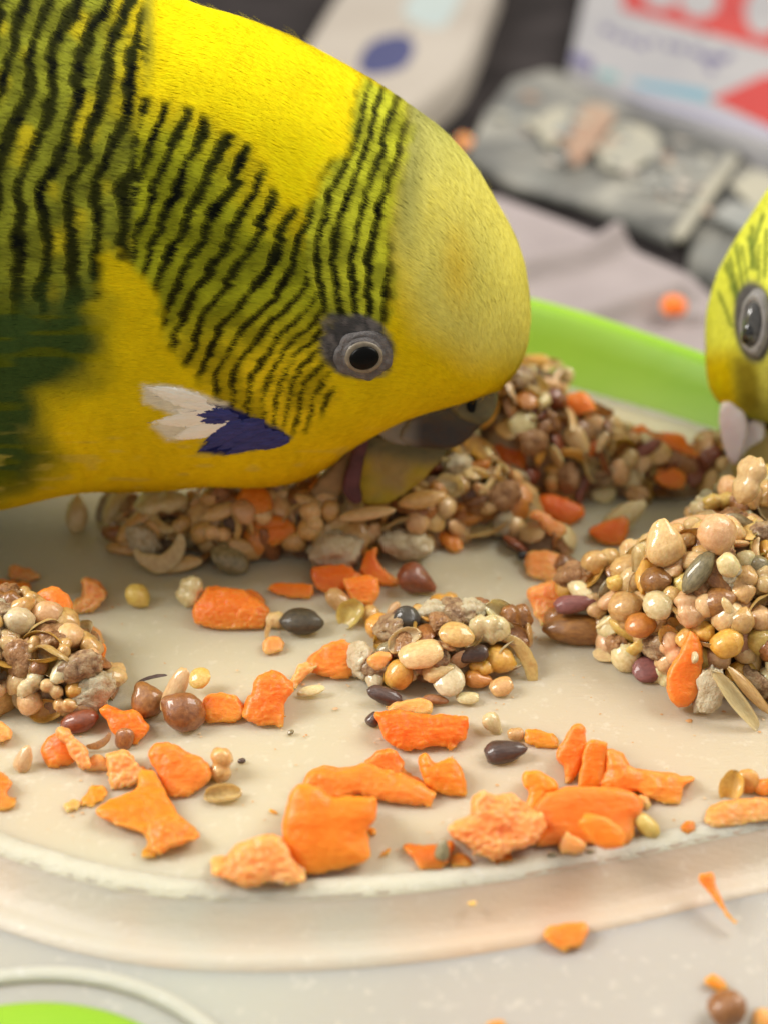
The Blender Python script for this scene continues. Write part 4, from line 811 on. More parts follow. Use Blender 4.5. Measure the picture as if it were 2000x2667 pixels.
def carrot(frame, pts, alpha, thick, tone, label, rough=0.5, z=None, fwd=0.0, name='carrot_piece', cat='carrot piece', seed=None, mat=None, vox=None, keep=True):
    p = np.array(fr(frame, pts) if frame else pts, float)
    m = closed_crom(p, len(p)*5)*0.6+np.array([p[(i//5) % len(p)]*(1-(i % 5)/5)+p[(i//5+1) % len(p)]*((i % 5)/5) for i in range(len(p)*5)])*0.4
    jag = rng.standard_normal(m.shape)*1.6; m = m+jag; m = m.mean(0)+(m-m.mean(0))*1.03
    lo = p[np.argmax(p[:, 1])]; cx = p[:, 0].mean()
    if z is None: q, _ = hit(cx*0.5+lo[0]*0.5, lo[1]-2); base = max(0.0, q[2]-0.1) if q[2] > 0.06 else 0.0
    else: q = on_z(cx*0.5+lo[0]*0.5, lo[1]-2, z); base = z
    q = q-ray(cx, lo[1])*max(fwd, 0)
    a = math.radians(alpha); n = np.array([0, -math.sin(a), math.cos(a)])
    P = np.array([on_plane(x, y, q+np.array([0, 0, 0.03]), n) for x, y in m]); cen = P.mean(0)
    r_ = ray(m[:, 0].mean(), m[:, 1].mean()); r_ = r_/np.linalg.norm(r_)
    # gently domed front so that the face is not planar
    sd = (abs(hash(label)) % 997)/10. if seed is None else seed
    sd = (sum(ord(ch)*(i_+1) for i_, ch in enumerate(label)) % 997)/10.
    size = math.sqrt(abs(np.ptp(p[:, 0])*np.ptp(p[:, 1])))*q[1]/FPX
    co, fs = lump_geo(P, np.tile(r_*thick, (len(P), 1)), vox or max(0.014, min(0.024, size/34)), 6 if size > 0.4 else 4, (0.012+0.03*rough)*min(1, size+.2), 2.6 if size > .5 else 4.5, 0.001+0.012*rough, base+0.004 if z is None or z <= 0 else None, sd)
    uvc = project(co); ds = np.clip(sdf(uvc[:, 0], uvc[:, 1], m[::3]), 0, None); hd = 0.42*ds.max()*q[1]/FPX; nv_ = vnormals(co, fs); fr_ = np.clip(-(nv_@r_), 0, 1)
    dm = hd*np.sqrt(np.clip(1-(1-ds/(ds.max()+1e-6))**2, 0, 1)); co = co+(n*0.6-r_*0.4)*(dm*fr_*0.9)[:, None]
    fib = np.stack([co[:, 0]*3, co[:, 1]*9, co[:, 2]*9], -1) if int(sd*10) % 2 else np.stack([co[:, 0]*9, co[:, 1]*4, co[:, 2]*4], -1)
    co = co+nv_*((0.008+0.016*rough)*vn3(fib, 1.0, sd)+0.006*rough*vn3(co, 24, sd))[:, None]
    co[:, 2] = np.maximum(co[:, 2], base+0.003) if (z is None or z <= 0) else co[:, 2]
    org_ = co.mean(0); org_[2] = co[:, 2].min()
    if keep: 
        c_ = p.mean(0); OCC.append((c_[0], c_[1], 0.45*math.sqrt(np.ptp(p[:, 0])*np.ptp(p[:, 1]))))
    o = obj(name, mesh_data(name, co, fs, mat or M_car[tone], origin=org_), loc=org_)
    return tag(o, label, cat)
c = carrot
c('A', [(545,430),(610,400),(700,430),(760,480),(850,470),(985,480),(985,600),(940,660),(965,780),(940,820),(800,870),(620,895),(560,840),(500,700),(515,560)], 42, .45, 'y', 'largest upright smooth orange carrot chunk at the front lip of the board', .25)
c('A', [(605,405),(650,340),(725,300),(790,330),(900,300),(940,290),(1100,350),(1200,390),(1305,440),(1300,500),(1285,535),(1200,520),(1000,480),(900,450),(840,470),(790,510),(730,460),(690,440)], 30, .3, 'o', 'long bent carrot strip running right from behind the largest carrot chunk', .5)
c('A', [(930,290),(1000,225),(1060,210),(1110,240),(1145,300),(1140,335),(1200,390),(1120,370),(1040,330)], 40, .2, 'o', 'peaked carrot bit leaning on the back of the long bent strip', .6)
c('A', [(120,850),(190,830),(260,740),(350,690),(440,680),(500,700),(560,830),(605,900),(590,940),(300,945),(200,920),(140,900)], 36, .4, 'p', 'rough pale orange carrot chunk touching the board lip, left of the largest chunk', 1.0, fwd=0.12)
c('A', [(1230,300),(1235,245),(1270,240),(1310,290),(1390,255),(1450,310),(1475,440),(1465,480),(1330,450),(1270,390)], 40, .25, 'y', 'small squarish carrot bit with two horns right of the long bent strip', .6)
c('A', [(1005,795),(1060,750),(1082,760),(1060,790)], 15, .08, 'o', 'tiny carrot crumb lying right of the largest chunk', .3, name='carrot_crumb', cat='carrot crumb')
c('A', [(930,640),(980,648),(1000,670),(970,685)], 20, .08, 'd', 'tiny carrot crumb stuck to the right side of the largest chunk', .3, name='carrot_crumb', cat='carrot crumb')
c('A', [(418,536),(460,550),(470,570),(430,567)], 15, .06, 'd', 'reddish crumb alone on bare board left of the largest chunk', .3, name='carrot_crumb', cat='carrot crumb')
c('A', [(1480,1040),(1530,1030),(1528,1062),(1490,1056)], 10, .06, 'p', 'pale crumb stuck on the sloping rim below the board lip', .3, z=-0.1, name='carrot_crumb', cat='carrot crumb')
c('A', [(1145,750),(1180,730),(1310,735),(1400,710),(1400,760),(1370,860),(1230,865),(1190,810)], 18, .15, 'd', 'flat carrot flake under a grey seed near the board lip', .3, name='carrot_flake', cat='carrot flake')
c('A', [(1395,860),(1400,800),(1430,780),(1480,800),(1505,850),(1400,857)], 25, .12, 'o', 'little rounded carrot bit right of the flake with the grey seed', .3)
c('B', [(890,1085),(960,1080),(1060,1075),(1200,1095),(1330,1100),(1450,1110),(1460,1140),(1445,1250),(1390,1260),(1395,1310),(1350,1325),(1310,1290),(1180,1300),(1100,1325),(1020,1300),(950,1240),(920,1150)], 40, .25, 'd', 'broad deep orange carrot slab in front of the centre clump', .5)
c('B', [(960,1075),(1010,1030),(1080,1000),(1220,1005),(1240,1050),(1235,1095),(1100,1085)], 35, .15, 'p', 'pale thin carrot flake standing behind the broad slab', .4, name='carrot_flake', cat='carrot flake')
c('B', [(480,780),(520,720),(610,660),(690,632),(760,670),(840,715),(835,800),(780,830),(720,885),(640,875),(560,850),(500,830)], 35, .25, 'o', 'diamond shaped carrot bit just left of the centre clump', .35)
c('B', [(380,890),(430,800),(470,785),(530,795),(500,830),(450,860),(410,940),(380,950)], 30, .1, 'p', 'fibrous pale carrot shred between two orange bits left of the centre clump', 1.0, name='carrot_shred', cat='carrot shred')
c('B', [(150,900),(200,850),(270,835),(330,860),(385,900),(380,950),(330,1020),(340,1150),(330,1185),(290,1180),(270,1160),(180,1170),(90,1100),(110,990),(150,970)], 40, .28, 'o', 'upright carrot lump with a small dark nick in its top, mid board', .6)
c('B', [(205,650),(240,620),(300,615),(330,660),(325,710),(220,730)], 30, .12, 'p', 'small pale carrot bit below the dark pointed seed', .3)
c('C', [(1195,930),(1230,870),(1290,790),(1380,800),(1500,810),(1600,870),(1659,930),(1640,1000),(1620,1040),(1400,1050),(1300,1035),(1220,1010)], 38, .3, 'o', 'plump bright carrot lump left of the dark pointed seed', .6)
c('C', [(1450,808),(1540,790),(1600,815),(1635,860),(1620,900),(1560,870)], 35, .1, 'd', 'thin brownish carrot flake behind the plump bright lump', .3, name='carrot_flake', cat='carrot flake', fwd=-0.25)
c('C', [(1260,1500),(1290,1450),(1380,1435),(1460,1470),(1520,1550),(1480,1610),(1400,1635),(1300,1630),(1260,1590)], 35, .25, 'o', 'rounded carrot bit right of the two brown nut-like seeds', .35)
c('C', [(620,1540),(680,1515),(760,1550),(820,1540),(880,1600),(925,1640),(900,1700),(840,1760),(740,1720),(690,1680),(660,1600)], 32, .2, 'd', 'notched carrot flake left of the two brown nut-like seeds', .3, name='carrot_flake', cat='carrot flake')
c('C', [(190,880),(210,830),(300,785),(370,785),(430,840),(455,900),(430,940),(370,960),(280,940),(200,900)], 36, .22, 'o', 'smooth oval carrot bit behind the left clump', .2)
c('C', [(430,950),(450,900),(520,830),(510,740),(580,745),(650,800),(650,850),(610,910),(520,950)], 36, .2, 'p', 'ragged pale carrot bit at the right end of the row behind the left clump', 1.0)
c('C', [(-60,750),(60,740),(180,760),(190,830),(150,870),(-60,880)], 36, .25, 'o', 'bright carrot block cut by the left picture edge', .4)
c('C', [(60,740),(70,650),(120,650),(240,700),(210,740),(170,758)], 36, .15, 'p', 'frayed carrot shaving on top of the block at the left edge', .9, fwd=-.1)
c('C', [(440,1080),(430,1040),(520,1000),(600,1050),(650,1120),(590,1150),(560,1070),(500,1100)], 40, .15, 'p', 'curved carrot flake crowning the right side of the left clump', .5)
c('C', [(570,1140),(650,1130),(650,1210),(620,1260),(590,1200)], 45, .15, 'd', 'dark orange carrot sliver on the right flank of the left clump', .3)
c('C', [(260,1760),(330,1690),(400,1680),(460,1760),(460,1850),(380,1890),(310,1896),(280,1840)], 34, .2, 'd', 'dark orange carrot bit under the frayed strip at the foot of the left clump', .4)
c('C', [(370,1660),(430,1690),(540,1790),(560,1880),(500,1900),(440,1820),(390,1720)], 34, .12, 'p', 'frayed pale carrot strip slanting down from the foot of the left clump', 1.0, name='carrot_shred', cat='carrot shred', fwd=.12)
c('C', [(-60,1600),(50,1650),(70,1715),(-60,1740)], 34, .15, 'p', 'pale carrot end at the left edge under the left clump', .4, name='carrot_flake', cat='carrot flake', fwd=.1)
c('D', [(465,120),(500,105),(555,100),(590,140),(620,180),(590,240),(480,265),(475,200)], 38, .22, 'p', 'fuzzy topped carrot cube above the large flat carrot patch', 1.0)
c('D', [(375,180),(400,120),(440,115),(468,140),(468,180)], 30, .15, 'p', 'small blurred carrot bit left of the fuzzy topped cube', .5)
c('D', [(650,110),(670,65),(740,70),(830,110),(890,150),(905,200),(880,250),(820,290),(740,300),(710,240),(680,180)], 36, .3, 'o', 'large rounded carrot bit with a cut top beside the pale husk pair', .3)
c('D', [(415,350),(480,300),(590,260),(600,190),(660,180),(700,230),(730,300),(780,380),(830,420),(860,455),(820,480),(740,500),(700,540),(660,565),(610,560),(610,530),(640,500),(610,450),(500,415)], 12, .14, 'y', 'large flat star-like carrot patch at front left', .35, name='carrot_flake', cat='carrot flake')
c('D', [(640,410),(700,375),(770,400),(815,410),(866,455),(830,482),(745,498),(700,538),(660,520),(645,470)], 16, .08, 'o', 'thin carrot flake overlapping the right arm of the star-like patch', .7, fwd=.10, name='carrot_flake', cat='carrot flake')
c('D', [(600,200),(640,180),(690,220),(715,280),(690,300),(640,270),(605,250)], 20, .08, 'p', 'small pale carrot flake over the upper arm of the star-like patch', .7, fwd=.10, name='carrot_flake', cat='carrot flake')
c('D', [(345,330),(380,290),(390,250),(440,245),(470,280),(450,310),(400,340)], 15, .1, 'y', 'little carrot flake at the upper left tip of the star-like patch', .3, name='carrot_flake', cat='carrot flake')
c('D', [(280,330),(310,300),(350,310),(340,350),(290,362)], 12, .06, 'p', 'faint thin carrot flake leftmost beside the star-like patch', .3, name='carrot_flake', cat='carrot flake')
c('D', [(-30,185),(20,190),(55,230),(30,290),(75,310),(60,350),(-30,355)], 22, .15, 'o', 'carrot bit cut by the left edge above the board lip', .4)
c('E', [(605,190),(680,185),(740,230),(745,260),(700,270),(680,310),(640,370),(610,330),(630,270),(600,240)], 32, .18, 'y', 'small rounded carrot bit standing behind the front right pile', .3)
c('E', [(640,350),(700,280),(800,250),(950,255),(1060,270),(1110,320),(1100,370),(1070,400),(1075,470),(1040,510),(900,500),(800,500),(700,510),(650,500),(680,400)], 38, .4, 'o', 'biggest smooth carrot block of the front right pile', .25)
c('E', [(295,430),(380,390),(390,310),(430,280),(520,300),(620,350),(680,400),(660,470),(610,510),(520,540),(440,560),(380,540),(340,500)], 38, .35, 'p', 'very rough pink-orange carrot chunk left of the biggest smooth block', 1.3, fwd=.15)
c('E', [(835,400),(880,365),(960,380),(1030,430),(1040,500),(960,515),(900,480),(850,430)], 42, .15, 'y', 'small smooth yellow-orange carrot bit leaning on the front of the big block', .1, fwd=.35)
c('E', [(755,540),(760,480),(790,440),(830,470),(870,500),(840,535)], 38, .14, 'p', 'small pale carrot cone at the foot of the big block', .4, fwd=.05)
c('E', [(463,580),(470,550),(520,540),(557,572),(490,587)], 25, .1, 'd', 'tiny dark orange crumb below the rough chunk', .3, name='carrot_crumb', cat='carrot crumb')
c('E', [(605,0),(660,0),(740,30),(750,80),(700,90),(610,60)], 32, .15, 'y', 'carrot strip right of the dark purple-black seed', .3)
c('E', [(740,120),(800,0),(850,-20),(870,60),(850,150),(820,220),(775,245),(780,160)], 44, .2, 'o', 'upright carrot sliver right of the dark seed strip', .3)
c('E', [(830,240),(850,150),(870,60),(900,45),(960,55),(960,100),(945,240),(860,255)], 46, .15, 'y', 'flat upright yellow-orange carrot stick in the front right pile', .15, fwd=.1)
c('E', [(960,90),(1030,110),(1060,170),(1180,180),(1340,210),(1290,250),(1285,320),(1240,340),(1160,310),(1090,270),(940,250),(960,150)], 34, .22, 'o', 'long carrot strip ending in a sharp point toward the right', .4)
c('E', [(1088,288),(1140,288),(1152,340),(1120,352)], 30, .1, 'p', 'small pale carrot chip under the pointed strip', .3)
c('E', [(1385,400),(1410,350),(1520,310),(1600,300),(1680,310),(1720,380),(1560,420),(1440,432)], 30, .25, 'p', 'pale carrot lump on the board lip at the right edge', .7)
c('E', [(1590,240),(1659,215),(1720,230),(1720,290),(1620,282)], 32, .15, 'o', 'carrot bit behind the pale lump at the right edge', .4)
c('E', [(1273,430),(1300,393),(1340,400),(1352,440),(1300,460)], 30, .1, 'd', 'small reddish carrot crumb on the board lip at right', .5, name='carrot_crumb', cat='carrot crumb')
c('E', [(1358,630),(1420,620),(1440,690),(1480,780),(1525,835),(1500,842),(1450,770),(1400,700),(1362,660)], 25, .06, 'd', 'thin tapering carrot shred fallen onto the sloping rim at right', .3, z=-.20, name='carrot_shred', cat='carrot shred')
c('E', [(685,880),(730,850),(860,830),(872,880),(840,940),(770,965),(710,925)], 25, .14, 'o', 'lone carrot flake lying on the milky flange below the board', .3, z=-.30, name='carrot_flake', cat='carrot flake')
c('E', [(1380,1090),(1420,1060),(1460,1080),(1490,1140),(1440,1142)], 25, .08, 'y', 'small orange flake above the brown seed on the flange at bottom right', .3, z=-.30, name='carrot_flake', cat='carrot flake')
c('E', [(1590,1240),(1640,1215),(1700,1240),(1700,1300),(1600,1300)], 25, .12, 'p', 'carrot bit at the bottom right corner beside the brown seed', .4, z=-.30)
c('E', [(440,1285),(470,1262),(510,1262),(530,1290)], 20, .08, 'o', 'carrot bit cut by the bottom picture edge', .4, z=-.30)
c('G', [(190,570),(260,530),(380,480),(450,465),(500,480),(510,600),(440,650),(400,720),(300,790),(250,770),(220,700)], 42, .3, 'p', 'reddish carrot chunk at the left end of the right clump', .7)
c('G', [(1035,1150),(1040,1080),(1110,960),(1160,830),(1190,820),(1230,880),(1250,1000),(1240,1090),(1200,1250),(1100,1275),(1040,1200)], 50, .14, 'o', 'flame shaped carrot piece standing at the front of the right clump', .2, fwd=.2)
c('G', [(550,200),(600,160),(780,110),(790,170),(770,260),(720,300),(620,270)], 38, .18, 'd', 'deep orange carrot block left of the right clump top', .2)
c('G', [(230,50),(260,-20),(380,-10),(510,50),(510,110),(400,170),(330,120)], 40, .2, 'd', 'blurred bright orange carrot cube at the front of the rear heap', .2)
c('G', [(180,100),(250,60),(400,170),(400,210),(340,240),(260,150)], 36, .12, 'p', 'pale carrot strip leaning under the bright cube', .5, fwd=.1)
c('H', [(150,430),(230,430),(320,500),(360,600),(340,720),(260,720),(180,660),(140,540)], 50, .3, 'd', 'large upright dark orange carrot piece beside the big bird\'s bill', .4)
c('H', [(1045,720),(1070,670),(1150,665),(1210,700),(1190,770),(1110,765)], 40, .15, 'o', 'small bright carrot cube on top of the right clump', .2, fwd=.2)
c('H', [(500,320),(560,280),(640,260),(700,290),(760,430),(650,380),(560,340)], 36, .25, 'o', 'blurred carrot piece on the rear heap against the green wall', .4)
c('H', [(900,460),(980,430),(1060,470),(1200,480),(1250,560),(1460,610),(1440,660),(1280,620),(1120,560),(1000,500)], 36, .15, 'o', 'long blurred carrot strip below the green wall near the second bird', .4)
c('H', [(640,540),(690,495),(740,510),(745,570),(690,600)], 40, .15, 'd', 'round orange bit in the middle of the rear heap', .3)
c('I', [(1020,330),(1090,260),(1200,280),(1240,380),(1180,430),(1080,400)], 45, .2, 'y', 'orange lump under the big bird\'s throat', .4, fwd=.1)
c('I', [(1100,440),(1180,420),(1340,440),(1370,520),(1240,590),(1120,530)], 42, .2, 'o', 'lower orange lump under the big bird\'s throat', .6, fwd=.15)
c('B', [(240,320),(290,280),(440,285),(510,300),(500,370),(400,385),(290,350)], 30, .1, 'd', 'flat brown-orange carrot flake above the dark pointed seed', .2, name='carrot_flake', cat='carrot flake')
c('B', [(505,190),(700,170),(800,230),(760,290),(620,360),(520,300)], 36, .2, 'd', 'brownish carrot block at the front foot of the heap under the bird', .2)
c('B', [(700,260),(800,240),(900,260),(915,340),(870,420),(780,400),(720,320)], 38, .2, 'o', 'orange carrot bit above the yellow husk, front of the heap under the bird', .4, fwd=.08)
c('B', [(810,200),(830,100),(900,60),(920,170),(1060,300),(980,310),(850,260)], 38, .15, 'd', 'tapering carrot piece behind the reddish brown drop seed', .3)
c('K', [(20,720),(60,690),(130,660),(225,670),(220,720),(130,830),(60,790)], 40, .12, 'p', 'pink-orange carrot chip on the left shoulder of the centre clump', .4, fwd=.15)
c('J', [(1150,1020),(1200,960),(1330,980),(1450,1040),(1440,1120),(1250,1140),(1160,1100)], 25, .1, 'p', 'pale blurred carrot flake between the rear heap and the right clump', .5, name='carrot_flake', cat='carrot flake')
c('J', [(520,820),(620,820),(780,900),(780,960),(720,980),(640,900)], 30, .12, 'o', 'blurred orange flake lying under the front of the rear heap', .4, name='carrot_flake', cat='carrot flake')
# two crumbs on the cloth
c(None, [(1722, 790), (1745, 768), (1780, 775), (1790, 810), (1765, 835), (1730, 828)], 60, .4, 'd', 'out-of-focus orange crumb on the mauve cloth by the second bird', .4, z=-1.3, vox=.05, name='carrot_crumb', cat='carrot crumb')
c(None, [(1185, 365), (1205, 345), (1232, 360), (1228, 395), (1196, 398)], 60, .5, 'p', 'out-of-focus orange crumb beside the big bird\'s crown', .4, z=-1.45, vox=.08, name='carrot_crumb', cat='carrot crumb')

# --- seeds placed one by one
h = hand
h('millet', 'yellow', 359, 1552, 68, 58, -45, 'single shiny yellow millet seed alone on bare board')
h('lobed', 'cream', 497, 1541, 84, 66, 70, 'knobbly greenish cream seed left of the plump bright carrot lump')
h('millet', 'cream', 202, 1342, 98, 56, 88, 'upright oval cream seed standing alone near the board\'s back left')
h('pointed', 'cream', 306, 1316, 130, 60, 62, 'long cream kernel leaning beside the heap under the bird, leftmost one')
h('horn', 'olive grey', 268, 1318, 100, 60, 70, 'thin grey-green husk edge beside the long cream kernel', th=14, face=.1)
h('lobed', 'cream', 420, 1308, 140, 80, 8, 'big swollen cream grain right under the bird\'s chest')
h('pointed', 'peach', 350, 1412, 90, 46, -20, 'pointed peach seed with a dark tip at the left foot of the heap')
h('horn', 'beige', 420, 1440, 130, 150, 200, 'pale pink husk curled into a hook at the left end of the heap', th=40, face=.2, var=1)
h('lens', 'beige', 470, 1470, 120, 46, 10, 'flat beige husk piece lying at the heap\'s left foot', th=24)
h('lobed', 'olive grey', 510, 1400, 74, 60, 30, 'wet grey glistening grain inside the curled husk')
h('lens', 'cream', 600, 1400, 50, 80, 40, 'translucent cream seed on the heap right of the curled husk', th=26)
h('lens', 'olive grey', 600, 1455, 110, 80, -30, 'broad grey-beige translucent seed at the heap\'s lower edge', th=50)
h('pointed', 'dark olive', 786, 1620, 118, 72, -4, 'dark grey-brown seed with a sharp point lying on its side', th=50, name='dark_pointed_seed', var=0)
h('rod', 'beige', 716, 1614, 52, 44, 0, 'pale broken collar touching the dark pointed seed')
h('horn', 'tan', 700, 1640, 60, 40, 75, 'thin stalk hanging from the pale collar of the dark seed', th=10, face=.1)
h('ribbed', 'striped', 1058, 1614, 74, 72, 80, 'black seed with fine pale stripes at the clump\'s upper left', name='striped_seed', th=60, var=0)
h('lens', 'peach', 1024, 1594, 60, 30, 65, 'pinkish white flake at the left of the striped black seed', th=20)
h('millet', 'golden', 987, 1634, 76, 72, -30, 'glossy golden round seed left of the striped black seed')
h('millet', 'tan', 966, 1600, 52, 48, -30, 'small glossy tan seed behind the golden round seed')
h('rod', 'tan', 880, 1562, 70, 50, -40, 'crumpled cream grain above the yellow husk mid board')
h('husk', 'yellow', 912, 1600, 80, 62, 50, 'yellow husk with a split below the crumpled cream grain', th=50)
h('drop', 'brown', 384, 1822, 100, 84, 120, 'left brown nut-like seed with a ragged dark collar', th=80)
h('millet', 'brown', 481, 1856, 118, 100, 150, 'right brown nut-like seed, smooth and rounder', th=90)
h('pointed', 'beige', 458, 1796, 138, 52, 62, 'pale long husk lying across the two brown nut-like seeds', th=30, d=.25)
h('lens', 'yellow', 521, 1766, 60, 58, 20, 'flat yellow seed tucked behind the pale long husk', th=24, d=.1)
h('horn', 'dark brown', 396, 1765, 80, 30, 15, 'ragged dark collar on top of the left brown nut-like seed', th=14, d=.15)
h('millet', 'reddish brown', 207, 1879, 100, 62, 15, 'glossy red-brown seed at the foot of the left clump')
h('rod', 'brown', 326, 1925, 60, 46, 80, 'small brown stub below the notched carrot flake')
h('horn', 'brown', 262, 1935, 70, 60, 210, 'thin brown hooked thread left of the small brown stub', th=8, face=.2)
h('drop', 'beige', 65, 1975, 80, 44, 70, 'translucent pale husk below the left clump', th=30)
h('lobed', 'tan', 577, 1992, 96, 82, 80, 'upper pale brown split seed with small dark nibs at front left', th=60)
h('husk', 'tan', 581, 2068, 96, 44, 5, 'cup-like husk right below the pale brown split seed', th=40)
h('rod', 'dark brown', 630, 1982, 22, 14, 10, 'dark nib on the right of the pale brown split seed', keep=False)
h('drop', 'dark brown', 1320, 1957, 118, 60, 8, 'dark purple-black shiny seed at the left tip of a carrot strip', th=46, name='dark_shiny_seed')
h('rod', 'tan', 1342, 1912, 44, 34, 0, 'small tan stub behind the dark purple-black seed')
h('drop', 'cream', 1284, 1886, 66, 42, -50, 'small cream kernel above the dark purple-black seed')
h('rod', 'yellow', 1681, 2150, 82, 46, -42, 'yellow-brown oblong seed right of the big carrot block', th=44)
h('husk', 'golden', 1903, 2050, 86, 56, 70, 'yellow-green husk leaning on the pale carrot lump at right', th=40)
h('lens', 'golden', 1945, 2035, 66, 60, 60, 'rounded golden husk behind the yellow-green husk', th=30)
h('drop', 'olive grey', 1152, 2212, 60, 36, 80, 'grey seed lying on a flat carrot flake near the lip', th=26, d=.12)
h('angular', 'olive grey', 1436, 2226, 26, 14, 5, 'dark grey crumb at the foot of the rough chunk', keep=False)
h('angular', 'olive grey', 1535, 2216, 30, 12, 5, 'pale grey crumb at the foot of the big block', keep=False)
h('lens', 'cream', 811, 1799, 74, 30, 12, 'thin cream flake left of the centre clump', th=12)
h('angular', 'olive grey', 758, 1908, 20, 14, 20, 'tiny grey grit alone below the upright carrot lump', keep=False)
h('drop', 'dark brown', 973, 1872, 44, 34, 60, 'dark seed tip poking from behind the broad carrot slab')
h('rod', 'dark brown', 1001, 1812, 96, 44, -20, 'blunt dark brown seed at the clump\'s lower left')
h('millet', 'brown', 1893, 2626, 100, 92, 20, 'round brown seed on the milky flange at the bottom right', th=70, zo=-0.29)
# centre clump
h('lobed', 'golden', 1156, 1560, 72, 44, 5, 'amber grain on the very top of the centre clump')
h('clod', 'grey-white mash', 1130, 1592, 84, 60, 10, 'grey-white mashed grain on the centre clump, upper left')
h('clod', 'grey-white mash', 1225, 1590, 84, 64, 5, 'grey-white mashed grain on the centre clump, upper right')
h('millet', 'cream', 1294, 1636, 76, 66, 140, 'smooth greenish cream round seed on the clump\'s right shoulder')
h('lens', 'tan', 1188, 1654, 96, 70, -10, 'flat tan oval seed in the middle of the centre clump', th=40, d=.1)
h('lens', 'beige', 1098, 1704, 124, 82, 12, 'largest flat pale oval seed facing out of the centre clump', th=44, d=.15)
h('husk', 'beige', 1052, 1668, 90, 54, 30, 'torn pale husk above the largest pale oval seed', th=34, d=.1)
h('millet', 'golden', 1038, 1758, 80, 74, 60, 'orange-yellow creased seed at the clump\'s left front', d=.1)
h('lens', 'pale grey', 975, 1762, 50, 80, 10, 'wet glistening clear husk at the clump\'s far left', th=30)
h('drop', 'beige', 1142, 1748, 86, 50, 15, 'small pale seed below the largest oval seed', th=34, d=.12)
h('lens', 'pale grey', 1168, 1772, 84, 96, 10, 'translucent whitish disc seed at the clump\'s front', th=34, d=.05)
h('drop', 'amber', 1248, 1770, 78, 48, -8, 'amber-brown flattened seed at the clump\'s right front', th=34)
h('lens', 'tan', 1306, 1788, 66, 54, 20, 'tan husk at the clump\'s lower right corner', th=30)
h('millet', 'golden', 1298, 1718, 86, 74, -20, 'large wet orange seed on the clump\'s right side')
h('rod', 'dark brown', 1232, 1704, 84, 46, 10, 'dark seed wedged in the centre clump\'s right half', d=.04)
h('lens', 'brown', 1134, 1822, 70, 26, -8, 'thin brown-orange husk under the clump\'s front', th=16)
h('lens', 'cream', 1218, 1818, 64, 36, 0, 'flat cream husk under the clump\'s right front', th=16)
h('horn', 'tan', 1366, 1716, 150, 110, -62, 'tan seed coat curving out like a claw right of the clump', th=34, face=.2, var=0)
h('lens', 'olive grey', 1010, 1690, 66, 38, 20, 'dark olive seed at the clump\'s left, under the golden seed', th=26)
# right clump
h('millet', 'peach', 1866, 1390, 104, 98, -80, 'large matte pale orange ball seed high on the right clump', d=.25)
h('millet', 'cream', 1896, 1472, 66, 60, -60, 'pale cream seed directly below the large pale orange ball', d=.2)
h('lobed', 'yellow', 1872, 1306, 84, 58, 5, 'lemon yellow shiny seed directly above the large pale orange ball', d=.1)
h('lobed', 'cream', 1824, 1318, 60, 62, 40, 'pale shiny grain left of the lemon yellow seed', d=.05)
h('drop', 'beige', 1730, 1412, 128, 96, 100, 'big glossy beige grain with a narrow head in the right clump', d=.15)
h('pointed', 'olive grey', 1818, 1490, 132, 56, 55, 'long silvery olive seed with a sharp tip in the right clump', d=.1)
h('lobed', 'yellow', 1624, 1520, 92, 56, -5, 'wet yellow seed on the left lobe of the right clump', d=.12)
h('millet', 'tan', 1640, 1478, 104, 72, 10, 'wide tan dome seed above the wet yellow seed', d=.02)
h('millet', 'tan', 1628, 1580, 92, 84, 20, 'round greyish tan seed below the wet yellow seed', d=.15)
h('lens', 'cream', 1712, 1576, 76, 82, 30, 'pale cream rounded seed right of the greyish tan one', th=50, d=.15)
h('millet', 'amber', 1666, 1631, 82, 68, 10, 'bright orange-brown oval seed at the front of the left lobe', d=.18)
h('lobed', 'peach', 1660, 1290, 54, 62, 60, 'small peach grain at the upper left corner of the right clump')
h('drop', 'mauve', 1500, 1572, 116, 48, 8, 'small glossy dark red seed on the reddish carrot chunk', d=.15)
h('pointed', 'brown', 1508, 1642, 200, 84, -2, 'largest long brown seed lying at the left foot of the right clump', th=70)
h('drop', 'mauve', 1702, 1742, 116, 68, 8, 'flat mauve-red seed left of the flame shaped carrot', th=34, name='flat_seed')
h('millet', 'golden', 1892, 1676, 88, 76, 30, 'glossy golden ball seed right of the flame shaped carrot', d=.2)
h('millet', 'tan', 1930, 1618, 70, 66, 70, 'matte beige ball seed above the glossy golden one', d=.15)
h('pointed', 'beige', 1896, 1584, 66, 26, -60, 'slim pointed beige kernel poking out above the beige ball', d=.15)
h('clod', 'grey-white mash', 1846, 1796, 116, 70, 75, 'grey-white mash-coated grain right of the flame carrot\'s foot', d=.15)
h('husk', 'beige', 1916, 1822, 190, 46, -52, 'long straw-coloured husk slanting down at the front right', th=30, d=.12, var=1)
h('pointed', 'tan', 1952, 1800, 170, 34, -48, 'second straw husk right of the first slanting one', th=22, d=.1)
h('lens', 'golden', 1790, 1662, 64, 56, 40, 'yellow split husk left of the flame carrot tip', th=22, d=.1)
h('husk', 'golden', 1742, 1662, 66, 58, 120, 'golden open husk between orange seed and flame carrot', th=34, d=.1)
h('millet', 'brown', 1868, 1566, 96, 84, 20, 'wet dark tan seed in the hollow of the right clump', d=.02)
h('lens', 'beige', 1600, 1700, 116, 50, 8, 'thin pale pink husk flat on the board by the right clump', th=10)
h('angular', 'pale grey', 1808, 1714, 20, 34, 0, 'small white fleck on the flame shaped carrot', d=.35, keep=False)
h('lobed', 'peach', 1470, 1420, 58, 40, 130, 'small pale peach grain on top of a brown bit before the right clump')
h('rod', 'brown', 1482, 1478, 84, 56, 150, 'brown shard left of the right clump, under the peach grain')
